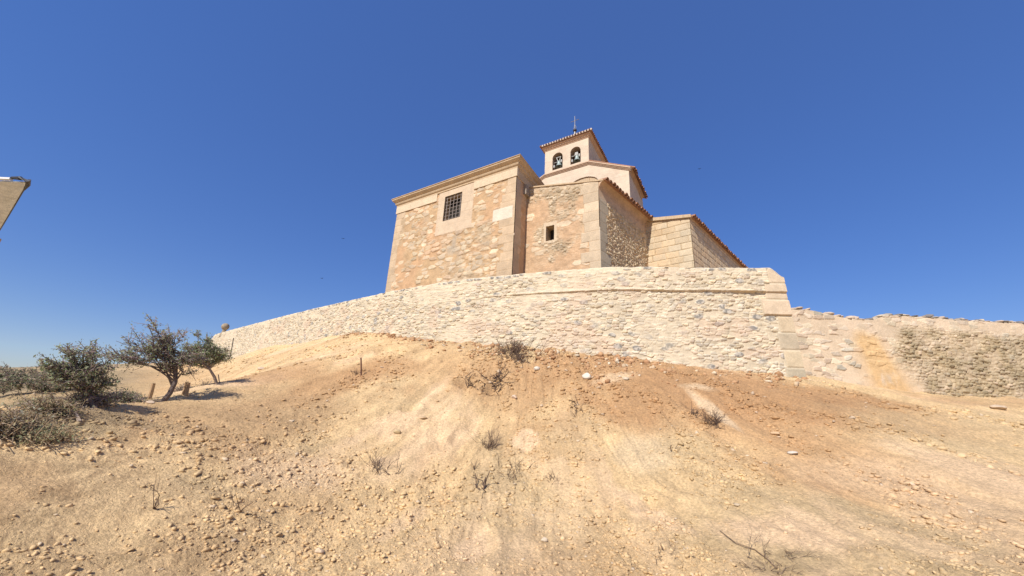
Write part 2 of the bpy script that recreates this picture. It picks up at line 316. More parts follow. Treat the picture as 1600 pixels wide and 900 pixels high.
# ------------------------------------------------------------------ clods and small stones (countless)
def ico(sub=0):
    import bmesh
    bm=bmesh.new(); bmesh.ops.create_icosphere(bm,subdivisions=sub+1,radius=1); bm.verts.ensure_lookup_table()
    v=np.array([q.co[:] for q in bm.verts]); f=np.array([[q.index for q in p.verts] for p in bm.faces]); bm.free(); return v,f
IV,IF=ico(0); JV,JF=ico(1); KV,KF=ico(2)
def ground_color(x,y):
    return None
def scatter(n,smin,smax,rmin,rmax,bias,name,seed,base):
    rg=np.random.default_rng(seed)
    m=n*8
    r_=np.exp(rg.uniform(math.log(rmin),math.log(rmax),m)); a_=np.radians(rg.uniform(-60,58,m)); x=r_*np.sin(a_);y=r_*np.cos(a_)
    cl,s_,_,_=patch_fields(x,y); keep=rg.random(m)<(.07+.6*cl**1.5)*(1-.88*s_)
    # only in front of the walls
    wx,wy=wall_at_az(a_); keep&=(r_<np.hypot(wx,wy)-.1)|(a_<BA[0])
    side=(x-RP0[0])*RN[0]+(y-RP0[1])*RN[1]; keep&=~((a_>BA[-1])&(side<.1))
    x=x[keep][:n];y=y[keep][:n]; n=len(x); r_=np.hypot(x,y)
    s=smin*(smax/smin)**(rg.random(n)**bias)*np.clip(r_/9,.7,1.5)*(.7+.5*cl[keep][:n])
    z=ground(x,y)
    V=IV[None]*rg.uniform(.45,1.35,(n,len(IV),1))
    V=V*np.stack([s*rg.uniform(.7,1.5,n),s*rg.uniform(.7,1.3,n),s*rg.uniform(.45,.85,n)],-1)[:,None,:]
    t=rg.uniform(0,6.28,n); c_,d_=np.cos(t)[:,None],np.sin(t)[:,None]
    tl=rg.uniform(-.5,.5,n)[:,None]; cz,sz=np.cos(tl),np.sin(tl)
    X1=V[...,0]*cz-V[...,2]*sz; Z1=V[...,0]*sz+V[...,2]*cz
    VV=np.stack([X1*c_-V[...,1]*d_+x[:,None],X1*d_+V[...,1]*c_+y[:,None],Z1+(z+s*.08)[:,None]],-1)
    FF=IF[None]+(np.arange(n)*len(IV))[:,None,None]
    # stones take the tone of the soil they lie in, a little lighter
    j=np.clip(np.searchsorted(rad,r_),0,nr-1); i=np.clip(np.searchsorted(az,np.arctan2(x,y)),0,na-1)
    cc=col.reshape(nr,na,3)[j,i]*rg.uniform(.78,1.08,(n,1)); cc=np.where((rg.random(n)<.05)[:,None],cc*.5+np.array([.56,.47,.36])*.5,cc)
    CC=np.repeat(cc,len(IV),axis=0)
    o=mesh(name,VV.reshape(-1,3),FF.reshape(-1,3),M_stone,col=CC)
    return o
o=scatter(44000,.006,.05,5.2,30,3.0,'loose_stones',5,None); tag(o,'loose clods and pebbles strewn over the bare earth slope','rubble',kind='stuff')
# rubble and clods dragged down along the foot of the wall
def foot_rubble(n,seed):
    rg=np.random.default_rng(seed); a_=rg.uniform(math.radians(-24),BA[-1],n); wx,wy=wall_at_az(np.minimum(a_,BA[-1])); Rw=np.hypot(wx,wy)
    off=np.abs(rg.normal(size=n))*.8+.08; cl_=fbm(a_*14,a_*0,140,3); ok=rg.random(n)<ss(.35,.6,cl_)+.15; a_=a_[ok];R_2=(Rw-off)[ok]; n=len(a_)
    x=R_2*np.sin(a_);y=R_2*np.cos(a_); z=ground(x,y); s=.014*(9.)**(rg.random(n)**3.2)
    V=IV[None]*rg.uniform(.5,1.3,(n,len(IV),1)); V=V*(s[:,None]*rg.uniform(.6,1.3,(n,3)))[:,None,:]
    t=rg.uniform(0,6.28,n)[:,None]; VV=np.stack([V[...,0]*np.cos(t)-V[...,1]*np.sin(t)+x[:,None],V[...,0]*np.sin(t)+V[...,1]*np.cos(t)+y[:,None],V[...,2]*.8+(z+s*.15)[:,None]],-1)
    pal=np.array([[.46,.27,.14],[.40,.22,.11],[.55,.40,.25],[.6,.49,.35]])[rg.choice(4,n,p=[.4,.3,.2,.1])]*rg.uniform(.8,1.1,(n,1))
    return mesh('fallen_rubble',VV.reshape(-1,3),(IF[None]+(np.arange(n)*len(IV))[:,None,None]).reshape(-1,3),M_stone,col=np.repeat(pal,len(IV),axis=0))
o=foot_rubble(5200,6); tag(o,'crumbled rubble and red-brown clods along the foot of the curved wall','rubble',kind='stuff')
# ------------------------------------------------------------------ masonry
def path_line(p0,di):
    p0=np.array(p0[:2],float);di=np.array(di,float); n=np.array([di[1],-di[0]])
    return lambda u:(p0[None]+u[:,None]*di[None], np.tile(n,(len(u),1)))
def panel(name,path,u0,u1,du,vb,vt,dv,func,mat,parent,hole=None,batter=0,disp=1.,skew=None):
    "upright sheet of stonework; func(U,V)->(height off the face, colour); hole(U,V)->bool"
    us=np.asarray(du) if hasattr(du,'__len__') else np.linspace(u0,u1,int(math.ceil((u1-u0)/du))+1); nu=len(us)
    b=vb(us) if callable(vb) else np.full(nu,float(vb)); t=vt(us) if callable(vt) else np.full(nu,float(vt))
    nv=int(math.ceil((t-b).max()/dv))+1; w_=np.linspace(0,1,nv)
    Vv=b[None]+(t-b)[None]*w_[:,None]; U=np.tile(us,(nv,1))
    h,c=func(U,Vv)
    n=path(us)[1]
    if skew is not None:
        ue=skew(U,Vv); p3,_=path(ue.ravel()); px_=p3[:,0].reshape(U.shape); py_=p3[:,1].reshape(U.shape)
    else: p=path(us)[0]; px_=p[None,:,0]+0*U; py_=p[None,:,1]+0*U
    H=h*disp-batter*(Vv-Vv.min())
    x=px_+n[None,:,0]*H; y=py_+n[None,:,1]*H
    I=np.arange(nu*nv).reshape(nv,nu)
    Q=np.stack([I[:-1,:-1],I[:-1,1:],I[1:,1:],I[1:,:-1]],-1).reshape(-1,4)
    if hole is not None:
        Uc=(U[:-1,:-1]+U[1:,1:])/2; Vc=(Vv[:-1,:-1]+Vv[1:,1:])/2; Q=Q[~hole(Uc,Vc).ravel()]
    return mesh(name,np.c_[x.ravel(),y.ravel(),Vv.ravel()],Q,mat,parent,col=c.reshape(-1,3))
def rubble(U,V,w_,h_,seed,cover,relief,mortar,palette,probs,gap=.10,warp=.35,sharp=.10):
    j0=np.floor(V/h_)
    uu=U/w_+warp*(fbm(U*1.3,V*1.7,seed+1,3)-.5)*2; vv=V/h_+warp*(fbm(U*1.1+7,V*1.5,seed+2,3)-.5)*2
    uu=uu+.5*hsh(np.floor(vv),np.floor(vv)*0,seed)
    f1,f2,i1,i2=worley(uu,vv,seed,.72)
    e_=f2-f1+.10*(fbm(U*14,V*14,seed+3,3)-.5)
    cov=cover if np.isscalar(cover) else cover
    on=(i2<cov)
    m=ss(gap,gap+sharp,e_)*on
    lum=.76+.44*((i1*7.31)%1)
    k=np.searchsorted(np.cumsum(probs),np.clip(i1,0,.9999)); k=np.clip(k,0,len(palette)-1)
    sc_=np.asarray(palette)[k]*lum[...,None]
    mort=np.ones(U.shape+(3,))*np.asarray(mortar)*(.93+.14*fbm(U*1.2,V*1.2,seed+4,4))[...,None]
    c=mix(mort,sc_,m)
    tilt=.9*((i2*13.7)%1-.25)*(vv-np.floor(vv)-.5)
    h=relief*(m*(.35+.9*i1+.6*tilt)+.45*(fbm(U*3,V*3,seed+5,4)-.5)+.3*(fbm(U*11,V*11,seed+6,2)-.5))
    return h,c,m,i1,i2
CRM=np.array([.565,.472,.335])
# --- main retaining wall
def mott(c,mask,U,V,seed):
    "lichen-mottled dark stones"
    n=ss(.45,.56,fbm(U*16,V*16,seed,3)); d_=mix(np.array([.17,.165,.155]),np.array([.44,.40,.34]),n)
    return mix(c,d_,mask)
def w_top(u): return np.full_like(u,WT)-.0*u
wn=np.gradient(WPATH,axis=0); wn/=np.linalg.norm(wn,axis=1)[:,None]; WN=np.c_[wn[:,1],-wn[:,0]]
def wpath(u):
    p=np.c_[np.interp(u,WU,WPATH[:,0]),np.interp(u,WU,WPATH[:,1])]+np.clip(u-WL,0,None)[:,None]*wn[-1]; n=np.c_[np.interp(u,WU,WN[:,0]),np.interp(u,WU,WN[:,1])]; return p,n
def wtop(u):      # the coping drops and rounds off at both ends
    return WT-.34*ss(WL-.5,WL,u)**1.5-.35*(1-ss(0,.9,u))-.03*fbm(u*.9,u*0,5,3)-.035*fbm(u*3,u*0,15,2)
LEDGE=WT-1.02
def outf(U): return np.interp(U,[0,WL-12.,WL-11.5,WL-5,WL],[.004,.010,.022,.05,.12])*(.55+.9*fbm(U*1.2,U*0+2,233,3))
def wall_style(U,V):
    h,c,m,i1,i2=rubble(U,V,.22,.10,201,.72,.036,CRM*.96,[CRM*1.02,[.58,.50,.38],[.50,.43,.33],[.56,.44,.32],[.56,.45,.30]],[.38,.24,.16,.12,.10],gap=.10)
    az_=np.arctan2(*wpath(U.ravel())[0].T).reshape(U.shape)
    q1,q2,k1,k2=worley(U/.42+.25*fbm(U*5,V*5,202,3),V/.24+.25*fbm(U*5+3,V*5,203,3),204,.9)
    dark=(k1<np.interp(U,[0,WL*.4,WL*.6,WL],[.03,.06,.15,.14]))*ss(.42,.34,q1+.12*(fbm(U*9,V*9,205,3)-.5))*ss(.32,.5,fbm(U*.6+5,V*1.,206,3)); h=h*(1-dark)+.03*dark
    c=mott(c,dark*.85,U,V,210)
    # patches where fresh lime covers the stones
    lime=ss(.55,.7,fbm(U*.55+3,V*.9,220,3)); c=mix(c,CRM*1.1,.5*lime); h=h*(1-.55*lime)
    pink=ss(.6,.74,fbm(U*.9,V*1.3,225,3)); c=mix(c,np.array([.55,.38,.27]),.35*pink)
    tr_=worley((U+.1*fbm(U*3,V*3,207,2))/.36,(WT-V)/.2,305,.8); td=(tr_[3]<np.interp(U,[0,WL*.35,WL*.55,WL*.8,WL],[.12,.3,.7,.6,.3]))*ss(.18,.26,tr_[1]-tr_[0])*ss(.17,.10,wtop(U)-V+.04*fbm(U*6,V*6,208,2)); td=np.clip(td,0,1)
    lt=ss(.22,.10,wtop(U)-V); c=mix(c,CRM*1.12,.8*lt); c=mott(c,td*.85,U,V,211); h=h*(1-.6*lt)+.02*td
    # ledge
    ln=LEDGE+.05*(fbm(U*.7,U*0,230,3)-.5)+.05*ss(WL-12,WL-11.6,U)
    up=ss(-.015,.03,V-ln); out=outf(U)
    lip=np.exp(-((V-ln-.05)/.05)**2)
    h=h*(1-.5*lip)+up*out+.03*lip*ss(WL-16,WL-9,U); c=mix(c,CRM*1.13,.6*lip*ss(WL-20,WL-10,U)); c=c*(.88+.24*fbm(U*5,V*5,236,4))[...,None]
    # large dressed quoins at the corner
    qz=WT-V; row=np.floor(qz/.62); q=WL-U; ql=np.array([.55,.75,.95,.5,.62,.55,.62,.8,.6])[np.clip(row,0,8).astype(int)]
    fr=qz/.62-row+.03*(fbm(U*2.5,V*2,243,3)-.5); edge=ss(0,.05,np.minimum(np.minimum(fr,1-fr)*.62,ql-q)); qm=(q<ql)
    tone=np.array([[.54,.43,.30],[.54,.43,.30],[.57,.445,.31],[.53,.42,.28],[.43,.355,.25],[.52,.42,.28],[.40,.34,.24],[.50,.40,.27],[.45,.36,.25]])[np.clip(row,0,8).astype(int)]
    c=np.where(qm[...,None],mix(CRM*.85,tone*(.9+.2*fbm(U*5,V*5,240,3))[...,None],edge),c)
    h=np.where(qm,.02+.025*edge+.05*(row==2)*edge+up*out*.5+.008*(fbm(U*9,V*9,241,2)-.5),h)
    return h,c
rw=thing('retaining_wall','tall curved cream rubble retaining wall with squared corner blocks, below the church','wall')
def wbot(u):
    p,_=wpath(u); return base_z(np.arctan2(p[:,0],p[:,1]))-.7
WUS=np.r_[np.linspace(0,WL*.42,int(WL*.42/.045))[:-1],np.linspace(WL*.42,WL,int(WL*.58/.021))]
panel('masonry',wpath,0,WL,WUS,wbot,wtop,.02,wall_style,M_stone,rw,batter=.03,skew=lambda U,V:U+.035*(WT-V)*ss(WL-2.5,WL,U))
# the wall's return behind the corner, and its inner face and top
def coping(name,path,u0,u1,du,top,width,lip,colfn,parent,thick=.5,seed=0):
    us=np.arange(u0,u1+du,du); us[-1]=min(us[-1],u1); p,n=path(us); t=top(us)
    prof=[(-.012,-.10),(.012,-.045),(-.0,-.005),(-.045,.03),(-.12,.055),(-width*.5,.07),(-width+.1,.06),(-width,.02),(-width-.02,-thick)]
    V_=[];C_=[]
    for k,(o_,z_) in enumerate(prof):
        nz=.035*(fbm(us*5,us*0+k*.7,seed+1,3)-.5)*(1 if k<8 else 0)
        nb=.05*(fbm(us*2.2,us*0+k*.5,seed+2,3)-.5)
        V_.append(np.c_[p+n*(o_+nb)[:,None],t+z_+nz]); C_.append(colfn(us,k))
    V_=np.array(V_);C_=np.array(C_); K,N_=V_.shape[:2]; I=np.arange(K*N_).reshape(K,N_)
    Q=np.stack([I[:-1,:-1],I[:-1,1:],I[1:,1:],I[1:,:-1]],-1).reshape(-1,4)
    return mesh(name,V_.reshape(-1,3),Q,M_stone,parent,col=C_.reshape(-1,3))
def copcol(us,k):
    b=np.tile(CRM*1.22,(len(us),1)); f1,f2,i1,i2=worley(us/.42,us*0+.5,301,.8)
    on=(i2<np.interp(us,[0,WL*.35,WL*.5,WL*.8,WL],[.15,.3,.6,.5,.3]))*ss(.25,.45,1-f1*1.3)*(k<=2)*.7
    n=ss(.42,.58,fbm(us*18,us*0+k,303,2)); return mix(b,mix(np.array([.14,.14,.14]),np.array([.36,.34,.3]),n),on)
coping('coping',lambda u:(wpath(u)[0]+wpath(u)[1]*(outf(u)[:,None]-.175),wpath(u)[1]),0,WL,.04,lambda u:wtop(u)+.02,.62,.0,copcol,rw,thick=2.6,seed=300)
mb=MB(); en=WPATH[-1]; nn=WN[-1]; tt=wn[-1]
for k in range(1):
    p=en-nn*.0; b=(-nn*9.)
    z0=float(base_z(BA[-1]))-.8
    mb.hexa([(*(p-tt*.5-nn*.25),z0),(*(p+tt*.02-nn*.12),z0),(*(p+tt*.02+b),z0),(*(p-tt*.5+b),z0)],
            [(*(p-tt*.5-nn*.3),WT-.4),(*(p-tt*.02-nn*.32),WT-.52),(*(p-tt*.02+b),WT-.4),(*(p-tt*.5+b),WT-.4)],c=tuple(CRM))
mb.build('return_wall',M_stone,rw,col=True)
# the far left end return
p=WPATH[0]; n0=WN[0]; t0=wn[0]; mb=MB()
mb.hexa([(*(p-t0*.05),2.5),(*(p+t0*.5),2.5),(*(p+t0*.5-n0*5),2.5),(*(p-t0*.05-n0*5),2.5)],[(*(p-n0*.1),WT-.4),(*(p+t0*.5-n0*.1),WT-.3),(*(p+t0*.5-n0*5),WT-.4),(*(p-n0*5),WT-.4)],c=tuple(CRM))
mb.build('end_wall',M_stone,rw,col=True)
# ball finial on its neck at the far left end
pf,_=wpath(np.array([3.0])); pf=pf[0]-WN[0]*.3; mb=MB(); R0=.33
mb.lathe((pf[0],pf[1],WT-.1),[(.30,-.3),(.28,.0),(.2,.08),(.15,.34),(.2,.42)],14)
mb.lathe((pf[0],pf[1],WT+.58),[(R0*math.cos(t)+.001,R0*math.sin(t)) for t in np.linspace(-1.5,1.57,9)],16)
mb.build('ball_finial',material('weathered_ball',(.33,.26,.18),var=.3,scale=5,bump=.6),rw,smooth=True)
# --- lower old wall on the right
ow=thing('stone_wall','low old rubble wall with loose stones along its top, right of the corner blocks','wall')
u_or,_=on_wall(1375,580,RP0,RD); u_rb,_=on_wall(1418,560,RP0,RD); u_rb2,_=on_wall(1440,600,RP0,RD)
def rtop(u): return RT+.10*(1-ss(1.5,3.5,u))+.05*(fbm(u*.8,u*0,401,3)-.5)-.22*ss(.9,2.6,u)*(1-ss(3.2,4.2,u))+.04*fbm(u*4,u*0,402,2)-.12*ss(4,9,u)
def rwall_style(U,V):
    h,c,m,i1,i2=rubble(U,V,.30,.15,411,.42,.028,[.55,.43,.30],[CRM*1.02,[.54,.44,.33],[.52,.40,.29],[.47,.42,.33]],[.45,.25,.2,.1],gap=.05,sharp=.05,warp=.6)
    rb=ss(u_rb-.5,u_rb+.5,U+1.3*(fbm(U*1.2,V*1.2,415,4)-.5)+(V-RT+1.2)*.12)*ss(.25,.75,RT-V+.5*(fbm(U*1.5,V*1.5,416,3)-.5)-.0)
    h2,c2,m2,_,_=rubble(U,V,.15,.10,421,.85,.06,[.36,.27,.16],[[.44,.34,.21],[.36,.28,.17],[.48,.37,.25],[.30,.24,.15]],[.35,.3,.2,.15],gap=.1,warp=.9)
    c2=mix(c2,np.array([.25,.2,.12]),.5*ss(.5,.64,fbm(U*1.1,V*1.3,424,4)))
    c=c*(.86+.28*fbm(U*3,V*3,417,4))[...,None]; pl=ss(.45,.62,fbm(U*.8,V*1.0,418,3)); c=mix(c,np.array([.58,.45,.32]),.6*pl); h=h*(1-.6*pl)
    rb=rb*(.55+.45*ss(.3,.6,fbm(U*2.2,V*2.2,433,4))); c=mix(c,c2,rb); h=h*(1-rb)+h2*rb
    os=np.exp(-((U-u_or-.25*(RT-V-1.3))/(.30+.13*(RT-V)))**2)*ss(.55,.95,RT-V+.3*(fbm(U*2,V*2,419,3)-.5))
    os=np.clip(os*1.5,0,1)*ss(.12,.42,fbm(U*4,V*1.6,431,5)); c=mix(c,np.array([.56,.37,.18])*(.8+.4*fbm(U*9,V*5,432,3))[...,None],.92*os)
    fl=ss(.2,.1,V-2.0+0*U)*0; return h,c
def rbot(u):
    p=RP0[None]+RD[None]*u[:,None]; return tps(p[:,0],p[:,1])-.8
panel('masonry',path_line(RP0,RD),.05,16,.024,rbot,rtop,.022,rwall_style,M_stone,ow,batter=.04)
panel('masonry',path_line(RP0,RD),16,RL,.08,rbot,rtop,.06,rwall_style,M_stone,ow,batter=.04)
mb=MB(); a0=RP0-RN*.1; mb.hexa([(*(a0-RN*.1),.8),(*(a0+RD*RL-RN*.1),.8),(*(a0+RD*RL-RN*.6),.8),(*(a0-RN*.6),.8)],[(*(a0-RN*.12),RT-.22),(*(a0+RD*RL-RN*.12),RT-.3),(*(a0+RD*RL-RN*.6),RT-.3),(*(a0-RN*.6),RT-.22)],c=(.4,.3,.2))
mb.build('wall_core',M_stone,ow,col=True)
def rock_mesh(rg,sx,sy,sz,V0=JV,F0=JF,flat=.0):
    v=V0*1.; n=rg.normal(size=(7,3))*np.array([1,1,1.3]); n/=np.linalg.norm(n,axis=1)[:,None]
    for k in range(7):
        dd=rg.uniform(.5,.85); s_=v@n[k]; v=v-np.clip(s_-dd,0,None)[:,None]*n[k]
    v=v*rg.uniform(.95,1.05,(len(v),1)); return v*np.array([sx,sy,sz]),F0
rg=np.random.default_rng(31); cnt=0; u=.12
while u<17 and cnt<88:
    L_=rg.uniform(.10,.34)*rg.uniform(.7,1.15)*(1 if u<11 else 1.4); hh=rg.uniform(.035,.11)
    v,f=rock_mesh(rg,L_/2*1.12,rg.uniform(.16,.26),hh)
    t=rg.uniform(-.25,.25); tl=rg.uniform(-.18,.18)
    R3=np.array(Matrix.Rotation(math.atan2(RD[1],RD[0])+t,3,'Z')@Matrix.Rotation(tl,3,'Y'))
    c=RP0+RD*(u+L_/2)-RN*rg.uniform(.30,.40); z=float(rtop(np.array([u+L_/2]))[0])+hh*.3+rg.uniform(-.05,.05)
    g_=[[.33,.29,.24],[.26,.23,.2],[.47,.37,.28],[.5,.42,.32],[.2,.18,.17]][rg.choice(5,p=[.22,.2,.26,.2,.12])] if u>3.2 else [[.55,.43,.32],[.5,.4,.31]][rg.integers(2)]
    cc=np.ones((len(v),3))*g_
    mesh('top_stone',(v@R3.T)+np.array([c[0],c[1],z]),f,M_stone,ow,col=cc); cnt+=1
    u+=L_*rg.uniform(.55,1.0)
# terrace behind the walls
poly=[(*WPATH[i],) for i in range(0,900,30)]+[(*WPATH[-1],)]
V_=[(x_-0*1,y_,WT-1.3) for x_,y_ in [tuple(WPATH[i]-WN[i]*.35) for i in list(range(0,900,30))+[890]]]+[(14,30,WT-1.3),(10,60,WT-1.3),(-20,60,WT-1.3)]
t_=mesh('churchyard_terrace',V_,[tuple(range(len(V_)))],M_earth,col=np.tile(TAN,(len(V_),1))); tag(t_,None,None,kind='structure')
# ------------------------------------------------------------------ church
ch=thing('church','stone hilltop church with bell tower and lower tiled chapels, above the curved wall','church')
def dirv(deg): return np.array([math.sin(math.radians(deg)),math.cos(math.radians(deg))])
A=dirv(122.6)                       # along the fronts, to the right
B=dirv(29.)                         # back along the sides
OCH=np.array([.47,.315,.175]); PAL=np.array([.55,.43,.295]); ORG=np.array([.51,.305,.17]); PNK=np.array([.61,.49,.36])
E3=lambda p,z:np.array([p[0],p[1],z])
# ---- block with the barred window
C1=np.array([-.03,16.6]); W1=8.75; C0=C1-A*W1
T1=EYE+.747*16.25                    # top of the cornice
FB=T1-.98                            # underside of frieze
Zb=WT-1.6
wl,wtL=on_wall(697.6,308,C0,A); wl2,wbL=on_wall(691.3,347.1,C0,A); wr,wtR=on_wall(723.8,299.8,C0,A); wr2,wbR=on_wall(718.7,338.7,C0,A)
wu0=(wl+wl2)/2; wu1=(wr+wr2)/2; wz1=(wtL+wtR)/2; wz0=(wbL+wbR)/2
su0,_=on_wall(684,330,C0,A); su1,_=on_wall(741,300,C0,A); _,sz=on_wall(712,362,C0,A)
def front_style(U,V):
    lo=ss(0,5,T1-V)
    h,c,m,i1,i2=rubble(U,V,.50,.25,501,.46,.04,OCH*.97,[PAL*1.1,PAL*.98,[.52,.41,.27],[.56,.40,.26]],[.36,.25,.2,.19],gap=.12,sharp=.12)
    h2,c2,m2,_,_=rubble(U,V,.22,.13,511,.6,.028,OCH*1.02,[PAL,OCH*.9,[.5,.42,.3],[.48,.33,.19]],[.3,.3,.2,.2])
    k=ss(.42,.58,fbm(U*.5,V*.6,515,3)); c=mix(c,c2,k*.8*(1-m)); h=np.maximum(h,h2*k)
    org=ss(.48,.66,fbm(U*.55+3,V*.6+1,517,4)); c=mix(c,ORG,.55*org*(1-.6*m)); 
    grey=ss(.52,.66,fbm(U*.7+8,V*.7,519,4)); c=mix(c,np.array([.40,.32,.22]),.45*grey*(1-.5*m))
    # rough grey smear below the window
    gx=np.exp(-((U-(wu1+wu0)/2-.4)/.7)**2-((V-(wz0-1.7))/1.2)**2)*ss(.35,.6,fbm(U*2,V*2,521,4)); c=mix(c,np.array([.38,.33,.26]),.6*gx)
    c=c*(.80+.40*fbm(U*4,V*4,523,4)*1.0)[...,None]; h=h+.018*(fbm(U*5,V*5,524,4)-.5)
    # corner blocks
    for q,sd in ((U,601),(W1-U,607)):
        row=np.floor((V-Zb)/.46); fr=(V-Zb)/.46-row; ql=.45+.5*hsh(row,row*0,sd); tone=.9+.22*hsh(row,row*0+2,sd)
        ed=ss(0,.03,np.minimum(np.minimum(fr,1-fr)*.46,ql-q)); on=(q<ql)
        c=np.where(on[...,None],mix(OCH*.8,(PAL*np.array([.98,.93,.88]))*(tone*(.9+.25*(fbm(U*3,V*3,724,4)-.5)))[...,None],.55+.45*ed),c); h=np.where(on,.012+.014*ed+.006*(fbm(U*7,V*7,610,2)-.5),h)
    # big pale block near the right corner
    bb=(abs(U-(W1-.72))<.62)&(abs(V-(T1-2.95))<.36); be=ss(0,.04,np.minimum(.62-abs(U-(W1-.72)),.36-abs(V-(T1-2.95)))); c=np.where(bb[...,None],mix(OCH*.8,np.array([.62,.54,.42]),be),c); h=np.where(bb,.015+.02*be,h)
    # smooth surround of the window
    sm_=(U>su0)&(U<su1)&(V>sz); row=np.floor((V-sz)/.55); fr=(V-sz)/.55-row; jt=ss(0,.02,np.minimum(fr,1-fr)*.55)
    c=np.where(sm_[...,None],mix(OCH*.72,np.array([.55,.42,.29])*(.92+.16*fbm(U*1.5,V*1.5,612,3))[...,None],.4+.6*jt),c); h=np.where(sm_,.035+.004*jt+.006*(fbm(U*4,V*4,613,3)-.5),h)
    return h,c
hole1=lambda U,V:(U>wu0)&(U<wu1)&(V>wz0)&(V<wz1)
panel('front_wall',path_line(C0,A),0,W1,.03,Zb,T1-.3,.03,front_style,M_stone,ch,hole=hole1)
def side_style1(U,V):
    h,c,m,i1,i2=rubble(U,V,.5,.3,631,.5,.02,[.50,.33,.20],[[.54,.40,.27],[.50,.35,.22],[.46,.29,.17]],[.4,.3,.3])
    row=np.floor((V-Zb)/.46); ql=.4+.4*hsh(row,row*0,633); on=U<ql; c=np.where(on[...,None],np.array([.47,.36,.25])*(.9+.2*hsh(row,row*0,5))[...,None],c); h=np.where(on,.02,h)
    return h,c
panel('side_wall',path_line(C1,B),0,4.2,.04,Zb,T1-.3,.04,side_style1,M_stone,ch)
mb=MB()   # left and back walls
mb.add([E3(C0,Zb),E3(C0+B*7,Zb),E3(C0+B*7,T1-.3),E3(C0,T1-.3)],[(0,1,2,3)]); mb.add([E3(C0+B*7,Zb),E3(C1+B*7,Zb),E3(C1+B*7,T1-.3),E3(C0+B*7,T1-.3)],[(0,1,2,3)])
mb.add([E3(C1+B*7,Zb),E3(C1+B*4.2,Zb),E3(C1+B*4.2,T1-.3),E3(C1+B*7,T1-.3)],[(0,1,2,3)]); mb.build('rear_wall',M_cut,ch)
# window: reveal, frame and iron grille as parts of one window
win=MB(); D=.42
def wp(u,z,d,base=C0,ax=A,bk=B): q=base+ax*u+bk*d; return (q[0],q[1],z)
nI=np.array([-A[1],A[0]])         # into the wall
f0=-.04
P_=lambda u,z,d:(*(C0+A*u+nI*d),z)
win.add([P_(wu0,wz0,f0),P_(wu1,wz0,f0),P_(wu1,wz1,f0),P_(wu0,wz1,f0),P_(wu0,wz0,D),P_(wu1,wz0,D),P_(wu1,wz1,D),P_(wu0,wz1,D)],[(0,1,5,4),(1,2,6,5),(2,3,7,6),(3,0,4,7)],0)
wo=win.build('window',M_cut,ch); wo['label']='square barred window set in a smooth stone surround'
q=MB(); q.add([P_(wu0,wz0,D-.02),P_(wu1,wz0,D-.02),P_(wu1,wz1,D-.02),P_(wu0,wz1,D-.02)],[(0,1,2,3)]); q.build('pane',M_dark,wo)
q=MB(); nb=5; nh=7
for i in range(nb):
    u_=wu0+(wu1-wu0)*(i+.5)/nb; q.tube([P_(u_,wz0,.03),P_(u_,wz1,.03)],.016,5)
for i in range(nh):
    z_=wz0+(wz1-wz0)*(i+.5)/nh; q.tube([P_(wu0,z_,.03),P_(wu1,z_,.03)],.016,5)
q.build('grille',material('pale_iron',(.30,.25,.22),rough=.6,bump=0),wo)
q=MB()
for i in range(4):
    a_=[(wu0,wz0),(wu1,wz0),(wu1,wz1),(wu0,wz1)]; b0=a_[i];b1=a_[(i+1)%4]; q.tube([P_(*b0,.0),P_(*b1,.0)],.028,4)
q.build('frame',M_iron,wo)
# frieze (broken above the window) and moulded cornice
def ring_profile(name,mat,prof,base0,ax,wid,bk,dep,parent,left=True):
    "prof (out,z) swept left side -> front -> right side with mitres"
    nA=np.array([ax[1],-ax[0]]); V_=[]
    bl=np.array([-bk[1],bk[0]]); br=-bl       # outward of left and right
    def corner(p,n1,n2,o): s_=np.linalg.solve(np.array([n1,n2]),np.array([o,o])); return p+s_
    st=[]
    for o_,z_ in prof:
        c0=corner(base0,nA,bl,o_); c1=corner(base0+ax*wid,nA,br,o_)
        st.append([(*(c0+bk*dep),z_),(*c0,z_),(*c1,z_),(*(c1+bk*dep),z_)])
    K=len(prof); V_=[p for r in st for p in r]; f=[(k*4+i,k*4+i+1,(k+1)*4+i+1,(k+1)*4+i) for k in range(K-1) for i in range(3)]
    return mesh(name,V_,f,mat,parent)
ring_profile('cornice',M_cut,[(.0,T1-.52),(.07,T1-.50),(.07,T1-.43),(.13,T1-.37),(.16,T1-.30),(.16,T1-.26),(.24,T1-.20),(.32,T1-.12),(.32,T1-.05),(.36,T1-.03),(.36,T1),(-.4,T1+.06)],C0,A,W1,B,4.2,ch)
fz=material('pink_frieze',(.58,.455,.31),var=.1,scale=1.5,bump=.2,bdist=.01)
for (a_,b_,s0,s1) in ((-.0,su0-.12,True,False),(su1+.0,W1,False,True)):
    mb=MB(); p0=C0+A*(a_-(.06 if s0 else 0)); L_=(b_-a_)+(.06 if s0 else 0)+(.06 if s1 else 0)
    mb.obox(E3(p0-nI*.065,FB),E3(A*L_,0),E3(nI*.12,0),T1-.5-FB); mb.build('frieze',fz,ch)
mb=MB(); mb.obox(E3(C1-A*.05,FB),E3(A*.10,0),E3(B*4.0,0),T1-.5-FB); mb.build('frieze',M_cut,ch)
# low roof of this block
RC=C0+A*W1/2+B*3.5; o_=.3; cs=[C0-A*o_-B*o_,C1+A*o_-B*o_,C1+A*o_+B*(7+o_),C0-A*o_+B*(7+o_)]
mesh('roof',[E3(c,T1+.02) for c in cs]+[E3(RC,T1+.9)],[(0,1,4),(1,2,4),(2,3,4),(3,0,4)],M_tile,ch)
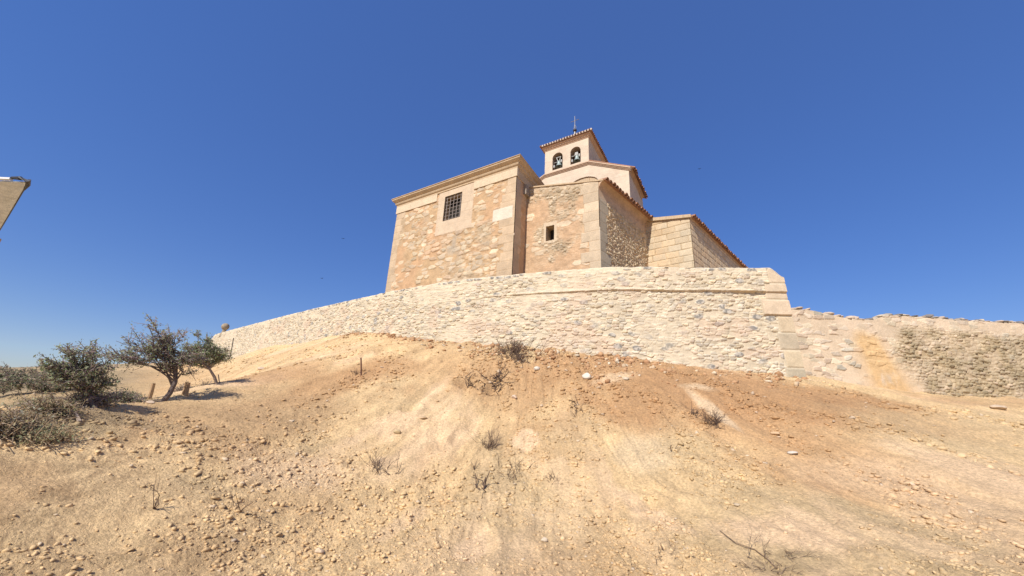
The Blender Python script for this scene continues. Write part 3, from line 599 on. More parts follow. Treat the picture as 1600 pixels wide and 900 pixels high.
# ---- chapel with the slit window
tq=1.2; D0=C1+B*tq
def hitline(px,py,p0,di): return on_wall(px,py,p0,di)
W2,_=on_wall(937.5,380,D0,A); D1=D0+A*W2
_,t2l=on_wall(838,289,D0,A); _,t2r=on_wall(935.,284,D0,A); _,t2m=on_wall(890,283,D0,A)
s0,_=on_wall(853.3,366,D0,A); s1,_=on_wall(866,366,D0,A); _,sb=on_wall(860,376,D0,A); _,st_=on_wall(860,353,D0,A)
def t2(u): return t2l+(t2r-t2l)*u/W2
def chapel_style(U,V):
    h,c,m,i1,i2=rubble(U,V,.2,.12,701,.75,.045,[.42,.305,.19],[[.48,.38,.26],[.40,.31,.20],[.55,.45,.32],[.34,.26,.17]],[.35,.3,.2,.15])
    k=ss(.34,.66,fbm(U*.9+2,V*.8+3,705,5)+.22*(1-ss(0,2.2,U))-.12*ss(3,5,V-Zb-2)+.15*(1-ss(.5,2.2,V-WT)))
    h2,c2,m2,_,_=rubble(U,V,.6,.28,711,.2,.025,[.50,.335,.20],[PAL*1.1,PAL],[.5,.5]); k=ss(.1,.9,k)*.85; c=mix(c,mix(c2,ORG*1.02,.35*(1-m2)*ss(.4,.6,fbm(U*.8,V*.8,713,3))),k); h=h*(1-k)+h2*k
    c=c*(.78+.44*fbm(U*4,V*4,718,4))[...,None]; h=h+.02*(fbm(U*5,V*5,719,4)-.5)
    # smooth band along the top edge and right corner
    tp=1-ss(.05,.28,t2(U)-V+.2*(fbm(U*2,V*2,716,3)-.5)); c=mix(c,PAL*.92,.8*tp); h=h*(1-.7*tp)
    q=W2-U; row=np.floor((V-Zb)/.5); fr=(V-Zb)/.5-row; ql=.42+.5*hsh(row,row*0,721); ed=ss(0,.03,np.minimum(np.minimum(fr,1-fr)*.5,ql-q)); on=(q<ql)
    c=np.where(on[...,None],mix(OCH*.8,PAL*.97*(.86+.22*hsh(row,row*0+1,722)+.16*(fbm(U*3,V*3,723,4)-.5))[...,None],.6+.4*ed),c); h=np.where(on,.02+.012*ed,h)
    fr2=(U>s0-.14)&(U<s1+.14)&(V>sb-.1)&(V<st_+.2); c=np.where(fr2[...,None],PAL*.98,c); h=np.where(fr2,.03,h)
    return h,c
panel('chapel_front',path_line(D0,A),-.6,W2,.025,Zb,lambda u:t2(u),.025,chapel_style,M_stone,ch,hole=lambda U,V:(U>s0)&(U<s1)&(V>sb)&(V<st_))
mb=MB(); P2=lambda u,z,d:(*(D0+A*u+nI*d),z)
mb.add([P2(s0,sb,-.03),P2(s1,sb,-.03),P2(s1,st_,-.03),P2(s0,st_,-.03),P2(s0,sb,.5),P2(s1,sb,.5),P2(s1,st_,.5),P2(s0,st_,.5)],[(0,1,5,4),(1,2,6,5),(2,3,7,6),(3,0,4,7)])
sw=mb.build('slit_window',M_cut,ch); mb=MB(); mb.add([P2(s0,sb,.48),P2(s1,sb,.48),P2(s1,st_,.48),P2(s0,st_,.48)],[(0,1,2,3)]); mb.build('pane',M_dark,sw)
# its side, running back
EZ2=t2r-.02
d_=ray(1010,340); E2=d_[:2]*(EZ2-EYE+.0)/d_[2]; d_=ray(942,282); E1=d_[:2]*(EZ2-EYE)/d_[2]
B2=(E2-E1)/np.linalg.norm(E2-E1); N2=np.array([B2[1],-B2[0]])
L2,_=on_wall(1012,400,D1,B2)
def chapel_side(U,V):
    h,c,m,i1,i2=rubble(U,V,.17,.11,731,.85,.055,[.56,.40,.235],[[.60,.45,.27],[.66,.51,.33],[.50,.35,.21],[.60,.48,.31]],[.3,.25,.25,.2])
    row=np.floor((V-Zb)/.5); fr=(V-Zb)/.5-row; ql=.5+.5*hsh(row,row*0,735); ed=ss(0,.03,np.minimum(np.minimum(fr,1-fr)*.5,ql-U)); on=(U<ql)
    c=np.where(on[...,None],mix(np.array([.33,.25,.16]),np.array([.48,.40,.28])*(.88+.2*hsh(row,row*0+1,736))[...,None],.3+.7*ed),c); h=np.where(on,.015+.01*ed,h)
    tp=ss(EZ2-1.0,EZ2-.55,V); c=mix(c,np.array([.54,.37,.235]),.9*tp); h=h*(1-.8*tp)
    return h,c
panel('chapel_side',path_line(D1,B2),0,L2+.4,.03,Zb,EZ2,.03,chapel_side,M_stone,ch)
def soffit(name,p0,di,L_,ztop,drop,out,parent,flip=1):
    "curved plaster cove under an eave"
    n=np.array([di[1],-di[0]]); V_=[];K=7
    prof=[(0.005,ztop-drop)]+[(out*(1-math.cos(t)),ztop-drop+drop*math.sin(t)) for t in np.linspace(.25,math.pi/2,K)]
    for o_,z_ in prof: V_+=[E3(p0+n*o_,z_),E3(p0+di*L_+n*o_,z_)]
    V_+= [E3(p0-n*.1,ztop+.01),E3(p0+di*L_-n*.1,ztop+.01)]
    K=len(V_)//2; f=[(k*2,k*2+1,k*2+3,k*2+2) for k in range(K-1)]+[tuple(range(0,2*K,2))]
    return mesh(name,V_,f,M_soffit,parent)
M_soffit=material('soffit_plaster',(.46,.31,.20),var=.2,scale=3,bump=.3)
def tiles(name,e0,e1,ze0,ze1,back,rise,length,parent,pitch=.30,r=.125,white=False,over=.0,jit=.035,seed=1):
    "rows of barrel tiles with open ends on the eave from e0 to e1, running up along back"
    rg=np.random.default_rng(seed); e0=np.array(e0);e1=np.array(e1); L_=np.linalg.norm(e1-e0); ax=(e1-e0)/L_; n=int(L_/pitch); mb=MB()
    back=np.array(back); th=.016; K=8
    for i in range(n+1):
        t=(i+.5)/(n+1); c=e0+ax*L_*t; z=ze0+(ze1-ze0)*t
        for kind in (0,1):
            cc=c+(ax*pitch/2 if kind else 0); ov=rg.uniform(-jit,jit)+(.05 if not kind else 0)
            rr_=r*(1.02 if not kind else .98); v=[]
            tw=rg.uniform(-.02,.02)
            for s_,(dist,dz) in enumerate(((-ov,0),(length,rise))):
                for q_ in range(K+1):
                    a_=math.pi*q_/K
                    for rad_ in (rr_,rr_-th):
                        if not kind: off=math.cos(a_)*rad_; up=math.sin(a_)*rad_
                        else: off=math.cos(a_)*rad_; up=rr_*.55-math.sin(a_)*rad_
                        p_=cc+ax*(off+tw*s_)+back*dist; v.append((p_[0],p_[1],z+dz+up+.0))
            f=[];m2=2*(K+1)
            for q_ in range(K):
                a0,b0=2*q_,2*q_+1; a1,b1=a0+2,b0+2
                f+= [(a0,a1,a1+m2,a0+m2),(b0,b0+m2,b1+m2,b1),(a0,b0,b1,a1)]
            mb.add(v,f,0)
            if white and not kind:     # mortar plug
                v=[(*(cc+ax*math.cos(math.pi*q_/K)*rr_*.93-back*(ov+.004)),z+math.sin(math.pi*q_/K)*rr_*.93) for q_ in range(K+1)]; mb.add(v,[tuple(range(K+1))],1)
    # board under the tiles
    bz=-.02; mb.hexa([E3(e0+back*.04,ze0+bz-.03),E3(e1+back*.04,ze1+bz-.03),E3(e1+back*length,ze1+rise+bz-.03),E3(e0+back*length,ze0+rise+bz-.03)],
                    [E3(e0+back*.04,ze0+bz),E3(e1+back*.04,ze1+bz),E3(e1+back*length,ze1+rise+bz),E3(e0+back*length,ze0+rise+bz)],0)
    return mb.build(name,[M_tile,M_tileend],parent)
soffit('eave_cove',D1,B2,L2+.3,EZ2,.42,.30,ch)
tiles('chapel_roof',D1+N2*.42,D1+N2*.42+B2*(L2+.3),EZ2+.03,EZ2+.03,-N2,.45,3.2,ch,seed=3)
# weathered lip along the chapel's sloping front edge
mb=MB(); mb.hexa([P2(-.5,t2l-.06+.1,-.06),P2(W2+.25,t2r-.03,-.06),P2(W2+.25,t2r-.03,.4),P2(-.5,t2l+.04,.4)],[P2(-.5,t2l+.12,-.06),P2(W2+.25,t2r+.035,-.06),P2(W2+.25,t2r+.035,.4),P2(-.5,t2l+.12,.4)]); mb.build('verge',M_cut,ch)
mb=MB(); q0=C1+B*.80; mb.obox(E3(q0-A*.05,t2l-.62),E3(A*.22,0),E3(B*.42,0),.55); mb.build('corner_block',material('shadow_stone',(.30,.25,.20),bump=.3),ch)  # grey stub block, the shadow on its stone put into the dark colour
# ---- ashlar annexe on the right
G0=D1+B2*L2; A3=dirv(129.5)
W3,_=on_wall(1084,405,G0,A3); G1=G0+A3*W3
_,t3l=on_wall(1014,343,G0,A3); _,t3r=on_wall(1077,339,G0,A3)
def ashlar(U,V):
    hh=.36; w_=.66; row=np.floor((V-Zb)/hh+.06*(fbm(U*1.5,V*.8,801,2)-.5)); uu=U/w_+.5*(row%2)+.35*hsh(row,row*0,803)+.1*(fbm(U,V,804,2)-.5); cx=np.floor(uu)
    fr=((V-Zb)/hh+.06*(fbm(U*1.5,V*.8,801,2)-.5))-row; fu=uu-cx; e_=np.minimum(np.minimum(fr,1-fr)*hh,np.minimum(fu,1-fu)*w_)
    on=ss(.008,.03,e_+.012*(fbm(U*9,V*9,805,2)-.5)); k=hsh(cx,row,806); fill=ss(.45,.6,fbm(U*1.1,V*1.1,807,3))
    c=mix(np.array([.36,.26,.15]),mix(np.array([.56,.42,.26]),np.array([.53,.44,.31]),k)*(.88+.2*hsh(cx,row,808))[...,None],np.clip(on+.7*fill*(1-on),0,1))
    c=mix(c,np.array([.57,.37,.2]),.4*(1-ss(.1,1.6,U))*ss(.3,.6,fbm(U*1.2,V,809,3))); return .03*on+.012*(fbm(U*5,V*5,810,3)-.5)-.01,c
def t3(u): return t3l+(t3r-t3l)*u/W3
panel('annexe_front',path_line(G0,A3),0,W3,.025,Zb,lambda u:t3(u)-.02,.025,ashlar,M_stone,ch)
n3=np.array([-A3[1],A3[0]]); P3=lambda u,z,d:(*(G0+A3*u+n3*d),z)
mb=MB()
mb.hexa([P3(-.05,t3l-.19,-.03),P3(W3,t3r-.16,-.03),P3(W3,t3r-.16,.2),P3(-.05,t3l-.19,.2)],[P3(-.05,t3l-.10,-.03),P3(W3,t3r-.08,-.03),P3(W3,t3r-.08,.2),P3(-.05,t3l-.10,.2)])
mb.hexa([P3(-.1,t3l-.10,-.12),P3(W3+.1,t3r-.08,-.12),P3(W3+.1,t3r-.08,.4),P3(-.1,t3l-.10,.4)],[P3(-.1,t3l+.10,-.12),P3(W3+.1,t3r+.09,-.12),P3(W3+.1,t3r+.10,.4),P3(-.1,t3l+.12,.4)])
mb.build('verge',M_cut,ch)
EZ3=t3r-.03
d_=ray(1079,341); E1=d_[:2]*(EZ3-EYE)/d_[2]; d_=ray(1155,414); E2=d_[:2]*(EZ3-EYE)/d_[2]
B3=(E2-E1)/np.linalg.norm(E2-E1); N3=np.array([B3[1],-B3[0]]); L3=13.
def annexe_side(U,V):
    h,c=ashlar(U+7,V); c=c*np.array([1.2,1.12,1.04]); return h,c
panel('annexe_side',path_line(G1,B3),0,L3,.04,Zb,EZ3,.04,annexe_side,M_stone,ch)
soffit('eave_cove',G1,B3,L3,EZ3,.32,.12,ch)
tiles('annexe_roof',G1+N3*.2,G1+N3*.2+B3*L3,EZ3+.03,EZ3+.03,-N3,.25,3.0,ch,seed=4)
# ---- upper body and bell tower
az_t=math.radians(12.42); TR=np.array([math.sin(az_t),math.cos(az_t)])*23.
TWd=on_wall(851.1,270,TR,A)[0]*-1; TL=TR-A*TWd
_,ZT0=on_wall(920.2,253.3,TR,A); _,ZT1=on_wall(919.4,214.4,TR,A)
ub,_=on_wall(983.5,285,TR,A); _,zbr=on_wall(986,262,TR,A)
BC=TR+A*ub; BL=TL-A*ub; BW=TWd+2*ub
def brick(U,V):
    hh=.085; row=np.floor(V/hh); fr=V/hh-row; uu=U/.30+.5*(row%2); fu=uu-np.floor(uu); e_=np.minimum(np.minimum(fr,1-fr)*hh,np.minimum(fu,1-fu)*.3)
    on=ss(.004,.014,e_); k=hsh(np.floor(uu),row,851); n=fbm(U*.9,V*.9,852,4)
    c=mix(PNK*np.array([.98,.98,1]),PNK*.92,on*.5); c=c*(.95+.1*k)[...,None]; c=mix(c,PNK*1.08,.5*ss(.45,.6,n)); c=mix(c,np.array([.5,.36,.25]),.22*ss(.55,.7,fbm(U*1.4+4,V*1.1,853,4)))
    return .006*on+.02*(fbm(U*1.3,V*3,854,4)-.5),c
def btop(u): # u measured from BL
    return np.where(u<ub,zbr+(ZT0-zbr)*u/ub,np.where(u>ub+TWd,ZT0-(ZT0-zbr)*(u-ub-TWd)/ub,ZT0))
zz0=WT
# shallow arched niche seen just above the chapel roof
_,zar=on_wall(910,277.6,TR,A); uar,_=on_wall(911,280,TR,A); uar=uar+ub+TWd; ual,_=on_wall(888,283,TR,A); ual+=ub+TWd; arr=abs(uar-ual)
niche=lambda U,V:((((U-uar)/arr)**2+((V-(zar-arr*.6))/(arr*.6))**2<1)&(V>zar-arr*.6))|((abs(U-uar)<arr)&(V<zar-arr*.6)&(V>zar-2.2))
def brick_body(U,V):
    h,c=brick(U,V); return h,c
panel('upper_wall',path_line(BL,A),0,BW,.03,zz0,lambda u:btop(u)-.12,.03,brick_body,M_soft,ch,hole=niche)
mb=MB(); I_=lambda u,z,d:(*(BL+A*u+nI*d),z); ar=[(uar+arr*math.cos(t),zar-arr*.6+arr*.6*math.sin(t)) for t in np.linspace(math.pi,0,15)]; ar=[(uar-arr,zar-2.2)]+ar+[(uar+arr,zar-2.2)]
mb.add([I_(u,z,0) for u,z in ar]+[I_(u,z,.07) for u,z in ar],[(i,i+1,len(ar)+i+1,len(ar)+i) for i in range(len(ar)-1)]+[tuple(len(ar)+i for i in range(len(ar)))]); mb.build('blind_arch',M_cut,ch)
BD=4.3; BU=dirv(30.5)
def plain(U,V):
    h,c=brick(U,V); return h,c*np.array([1.,.97,.94])
panel('upper_side',path_line(BC,BU),0,BD,.05,zz0,zbr-.1,.05,plain,M_soft,ch)
mb=MB(); mb.add([E3(BL,zz0),E3(BL+BU*BD,zz0),E3(BL+BU*BD,zbr-.1),E3(BL,zbr-.1)],[(0,1,2,3)]); mb.add([E3(BL+BU*BD,zz0),E3(BC+BU*BD,zz0),E3(BC+BU*BD,zbr-.1),E3(TR+BU*BD,ZT0-.12),E3(TL+BU*BD,ZT0-.12),E3(BL+BU*BD,zbr-.1)],[(0,1,2,3,4,5)]); mb.build('rear_wall',M_cut,ch)
# raking moulding of the gable, three fillets
mould=material('gable_moulding',(.53,.38,.26),var=.1,scale=2,bump=.1)
mb=MB(); 
for z0_,z1_,o_ in ((-.20,-.13,.05),(-.13,-.06,.10),(-.06,.02,.15)):
    us=[-.15,ub,ub+TWd,BW+.15]; zs=[zbr-.03,ZT0,ZT0,zbr-.03]
    for i in range(3):
        mb.hexa([I_(us[i],zs[i]+z0_,-o_),I_(us[i+1],zs[i+1]+z0_,-o_),I_(us[i+1],zs[i+1]+z0_,.1),I_(us[i],zs[i]+z0_,.1)],[I_(us[i],zs[i]+z1_,-o_),I_(us[i+1],zs[i+1]+z1_,-o_),I_(us[i+1],zs[i+1]+z1_,.1),I_(us[i],zs[i]+z1_,.1)])
mb.build('gable_moulding',mould,ch)
AN=np.array([BU[1],-BU[0]])
soffit('eave_cove',BC,BU,BD-.35,zbr-.04,.28,.22,ch)
tiles('upper_roof',BC+AN*.34+BU*.05,BC+AN*.34+BU*(BD-.1),zbr+.0,zbr+.0,-AN,(ZT0-zbr)*1.08,ub+.34,ch,seed=6)
mesh('roof',[E3(BL,zbr),E3(TL,ZT0),E3(TL+BU*BD,ZT0),E3(BL+BU*BD,zbr),E3(TR,ZT0),E3(TR+BU*BD,ZT0)],[(0,1,2,3),(1,4,5,2)],M_tile,ch)
# tower shaft with two arched bell openings
op=[]
for (x0,x1,yt,yb) in ((863.3,879.,238.8,264.5),(891.3,907.2,229.6,255.5)):
    xm=(x0+x1)/2; a_,_=on_wall(x0,(yt+yb)/2,TR,A); b_,_=on_wall(x1,(yt+yb)/2,TR,A); _,zt=on_wall(xm,yt,TR,A); _,zb=on_wall(xm,yb-.5,TR,A); op.append((a_+TWd,b_+TWd,zb,zt))
def inop(U,V,g=0):
    r=np.zeros(U.shape,bool)
    for a_,b_,zb,zt in op:
        c=(a_+b_)/2; rr_=(b_-a_)/2+g; r|=((abs(U-c)<rr_)&(V>zb-g)&(V<zt-(b_-a_)/2))|((U-c)**2+(V-(zt-(b_-a_)/2))**2<rr_**2)
    return r
def tower_style(U,V):
    h,c=brick(U,V); return h,c
panel('tower_wall',path_line(TL,A),0,TWd,.02,ZT0,ZT1-.0,.02,tower_style,M_soft,ch,hole=lambda U,V:inop(U,V))
TD=3.7
def tower_shade(U,V):
    h,c=brick(U,V); s_=ss(.5,.65,fbm(U*3,V*.4,871,3)); c=c*np.array([1.,.97,.93]); return h,mix(c,np.array([.38,.32,.24]),.5*s_)
panel('tower_side',path_line(TR,BU),0,TD,.04,ZT0-1.5,ZT1,.04,tower_shade,M_soft,ch)
mb=MB(); mb.add([E3(TL,ZT0-.5),E3(TL+BU*TD,ZT0-.5),E3(TL+BU*TD,ZT1),E3(TL,ZT1)],[(0,1,2,3)]); mb.add([E3(TL+BU*TD,ZT0-.5),E3(TR+BU*TD,ZT0-.5),E3(TR+BU*TD,ZT1),E3(TL+BU*TD,ZT1)],[(0,1,2,3)])
mb.add([E3(TL,ZT0+.02),E3(TR,ZT0+.02),E3(TR+BU*TD,ZT0+.02),E3(TL+BU*TD,ZT0+.02)],[(0,1,2,3)]); mb.build('rear_wall',M_cut,ch)
J_=lambda u,z,d:(*(TL+A*u+nI*d),z)
for a_,b_,zb,zt in op:
    mb=MB(); c=(a_+b_)/2; r_=(b_-a_)/2; ar=[(a_,zb)]+[(c+r_*math.cos(t),zt-r_+r_*math.sin(t)) for t in np.linspace(math.pi,0,17)]+[(b_,zb)]; n_=len(ar)
    mb.add([J_(u,z,-.015) for u,z in ar]+[J_(u,z,.55) for u,z in ar],[(i,i+1,n_+i+1,n_+i) for i in range(n_-1)]+[(n_-1,0,n_,2*n_-1)]); bo=mb.build('bell_opening',M_soft if False else material('reveal',(.42,.31,.22),bump=.1),ch)
    # bell on its yoke
    zc=zb+(zt-zb)*.30; bt=thing('bell','','bell','bells hanging in the tower openings'); left=(a_<TWd/2)
    bt['label']='pale bronze bell hanging in the left arched tower opening' if left else 'pale bronze bell hanging in the right arched tower opening'
    s_=(b_-a_); ctr=np.array(J_(c+.04*s_,0,.22)); q=MB(); h_=s_*.62
    q.lathe((ctr[0],ctr[1],zc-.12),[(.0,h_*1.0),(s_*.12,h_*.99),(s_*.17,h_*.9),(s_*.19,h_*.6),(s_*.24,h_*.3),(s_*.33,h_*.05),(s_*.35,0),(s_*.31,.01),(s_*.2,h_*.3),(s_*.05,h_*.8)],18); bb=q.build('bell_body',M_bell,bt,smooth=True)
    q=MB(); q.tube([(ctr[0],ctr[1],zc+.25),(ctr[0],ctr[1],zc-.17)],[.02,.035],6); q.build('clapper',M_iron,bt)
    q=MB(); zy=zc-.12+h_
    if left:   # iron A-frame yoke
        for sx in (-1,1): q.tube([np.array(J_(c+sx*s_*.08,zy-.02,.2)),np.array(J_(c+sx*s_*.2,zy+s_*.42,.2))],.035,5)
        q.tube([np.array(J_(c-s_*.26,zy+s_*.42,.2)),np.array(J_(c+s_*.26,zy+s_*.42,.2))],.035,5)
        q.tube([np.array(J_(a_+.02,zy-.05,.2)),np.array(J_(b_-.02,zy-.05,.2))],.03,5)
    else:
        q.hexa([J_(c-.16*s_,zy-.02,.1),J_(c+.2*s_,zy-.02,.1),J_(c+.2*s_,zy-.02,.34),J_(c-.16*s_,zy-.02,.34)],[J_(c-.1*s_,zy+.3*s_,.12),J_(c+.16*s_,zy+.3*s_,.12),J_(c+.16*s_,zy+.3*s_,.32),J_(c-.1*s_,zy+.3*s_,.32)])
        q.tube([np.array(J_(a_+.02,zy+.03,.2)),np.array(J_(b_-.02,zy+.03,.2))],.035,5)
    q.build('yoke',M_yoke,bt)
    for sx,dz in ((-1,-.16),(1,.14)):
        q=MB(); q.obox(J_(c+sx*s_*.36-.06,zc+dz,.05),E3(A*.10,0),E3(nI*.12,0),.2); q.build('bearing_block',M_yoke,bt)
# tower cornice and tiled hipped roof
ring_profile('tower_cornice',material('tower_moulding',(.58,.40,.27),var=.1,scale=2,bump=.1),[(0,ZT1-.02),(.04,ZT1),(.04,ZT1+.06),(.11,ZT1+.09),(.11,ZT1+.17),(.2,ZT1+.21),(.2,ZT1+.29),(-.2,ZT1+.3)],TL,A,TWd,BU,TD,ch)
zt=ZT1+.30; ov=.30; apex=TL+A*TWd/2+BU*TD/2; rz=.62
F0=TL-A*ov-BU*ov; F1=TR+A*ov-BU*ov; Bk0=TL-A*ov+BU*(TD+ov); Bk1=TR+A*ov+BU*(TD+ov)
def hip(name_e0,name_e1,back,mb,seed,white,n_extra=0):
    rg=np.random.default_rng(seed); e0=np.array(name_e0);e1=np.array(name_e1); L_=np.linalg.norm(e1-e0); ax=(e1-e0)/L_; n=int(L_/.215); K=8;r=.09;th=.018; half=L_/2; dep=(TD/2+ov) 
    for i in range(n+1):
        t=(i+.5)/(n+1); s_=1-abs(2*t-1); ln=dep*s_*.98+.02; c=e0+ax*L_*t
        for kind in (0,1):
            cc=c+(ax*.107 if kind else 0); v=[]; o2=rg.uniform(-.012,.012)+(.04 if not kind else 0)
            for dist in (-o2,ln):
                for q_ in range(K+1):
                    a_=math.pi*q_/K
                    for rad_ in (r,r-th):
                        up=math.sin(a_)*rad_ if not kind else r*.5-math.sin(a_)*rad_
                        p_=cc+ax*math.cos(a_)*rad_+back*dist; v.append((p_[0],p_[1],zt+.03+up+rz*max(dist,0)/dep))
            f=[];m2=2*(K+1)
            for q_ in range(K):
                a0,b0=2*q_,2*q_+1;a1,b1=a0+2,b0+2; f+=[(a0,a1,a1+m2,a0+m2),(b0,b0+m2,b1+m2,b1),(a0,b0,b1,a1)]
            mb.add(v,f,0)
            if white and kind: mb.add([(*(cc+ax*math.cos(math.pi*q_/K)*r*.95-back*(o2+.004)),zt+.03+r*.5-math.sin(math.pi*q_/K)*r*.95) for q_ in range(K+1)]+[(*(cc+ax*.05-back*(o2+.004)),zt+.03+r*1.0),(*(cc-ax*.05-back*(o2+.004)),zt+.03+r*1.0)],[tuple(range(K+1)),(0,K//2,K,K+2,K+1)][:1],1); 
            if white and kind:
                w0=cc-ax*.042-back*(o2+.03); mb.hexa([E3(w0,zt+.0),E3(w0+ax*.084,zt+.0),E3(w0+ax*.084+back*.15,zt+.0),E3(w0+back*.15,zt+.0)],[E3(w0,zt+.13),E3(w0+ax*.084,zt+.13),E3(w0+ax*.084+back*.15,zt+.13),E3(w0+back*.15,zt+.13)],1)
mb=MB(); mb.add([E3(F0,zt-.01),E3(F1,zt-.01),E3(Bk1,zt-.01),E3(Bk0,zt-.01),E3(apex,zt+rz+.02)],[(3,2,1,0),(0,1,4),(1,2,4),(2,3,4),(3,0,4)])
hip(F0,F1,BU,mb,8,True); hip(F1,Bk1,-A,mb,9,False); hip(Bk0,F0,A,mb,10,False)
mb.build('tower_roof',[M_tile,M_tileend],ch)
# cross with ball and wind vane arrow
ra=np.hypot(*apex); _,tb=azt(899.2,203.8); zball=EYE+tb*ra; _,tc=azt(898.5,181.5); zc1=EYE+tc*ra; _,tm=azt(899,188.5); zarm=EYE+tm*ra
mb=MB(); q=(apex[0],apex[1]); mb.tube([(*q,zt+rz-.1),(*q,zball)],.07,8); bl_=MB(); bl_.lathe((*q,zball),[(.15*math.cos(t)+.001,.15*math.sin(t)) for t in np.linspace(-1.5,1.5,9)],14)
mb.tube([(*q,zball),(*q,zc1)],[.035,.022],6); ax=A*.36
mb.tube([(q[0]-ax[0],q[1]-ax[1],zarm),(q[0]+ax[0],q[1]+ax[1],zarm)],.022,5)
for s_ in (-1,1): mb.tube([(*q,zball+.55),(q[0]+s_*ax[0]*.35,q[1]+s_*ax[1]*.35,zball+.25),(*q,zball+.05)],.016,5)
cr=mb.build('cross',M_paleiron,ch); bl_.build('ball',M_iron,cr,smooth=True)
# ------------------------------------------------------------------ canvas awning corner poking in at the left edge
aw=thing('awning','corner of a beige canvas awning with dark hem poking in at the left edge','awning')
ZH=2.32
def atZ(px,py,Z): d=ray(px,py); q=d*(Z-EYE)/d[2]; return np.array([q[0],q[1]])
T_=atZ(43,284,ZH); Pp=atZ(0,355,ZH); Aa=atZ(0,281,ZH)
e1=(Pp-T_)/np.linalg.norm(Pp-T_); e2=(Aa-T_)/np.linalg.norm(Aa-T_)
far1=T_+e1*1.3; far2=T_+e2*1.2
n_=14; V_=[];f=[]
for lay in (0,1):
    for i in range(n_+1):
        for j in range(n_+1-i):
            a_,b_=i/n_,j/n_; p=T_+(far1-T_)*a_+(far2-T_)*b_; sag=-.035*math.sin(math.pi*min(1,a_+b_))*1.0+.006*math.sin(b_*26)*(1-a_)-(.0 if lay else .004); V_.append(E3(p,ZH+sag))
def ti(i,j,l): return l*((n_+1)*(n_+2)//2)+sum(n_+1-k for k in range(i))+j
for l in (0,1):
    for i in range(n_):
        for j in range(n_-i):
            f.append((ti(i,j,l),ti(i+1,j,l),ti(i,j+1,l)))
            if j<n_-i-1: f.append((ti(i+1,j,l),ti(i+1,j+1,l),ti(i,j+1,l)))
mesh('canvas',V_,f,material('beige_canvas',(.74,.78,.82),var=.08,scale=6,bump=.1),aw,smooth=True)
nf=np.array([-e2[1],e2[0]]); nf=nf if nf@T_<0 else -nf
ns=np.array([e1[1],-e1[0]]); ns=ns if ns@(far2-T_)<0 else -ns
mb=MB(); pts=[E3(T_+e2*t*1.2,ZH+.003+.004*math.sin(t*20)) for t in np.linspace(.05,1,9)]; mb.tube(pts,.007,6); mb.build('front_seam',M_white,aw)
mb=MB(); pts=[E3(T_+e2*.06,ZH+.012),E3(T_+e2*.025+nf*.004,ZH+.010),E3(T_-e1*.004,ZH+.004),E3(T_+e1*.03+ns*.004,ZH-.002)]+[E3(T_+e1*t*1.3,ZH-.03*math.sin(math.pi*t)) for t in np.linspace(.08,1,8)]
mb.tube(pts,[.005,.008,.009,.007]+[.0045]*8,8); mb.build('hem',M_black,aw)
mb=MB()
for q in (far1,far2): mb.tube([E3(q,-.9),E3(q,ZH+.05)],.03,10)
mb.build('pole',M_wood,aw)
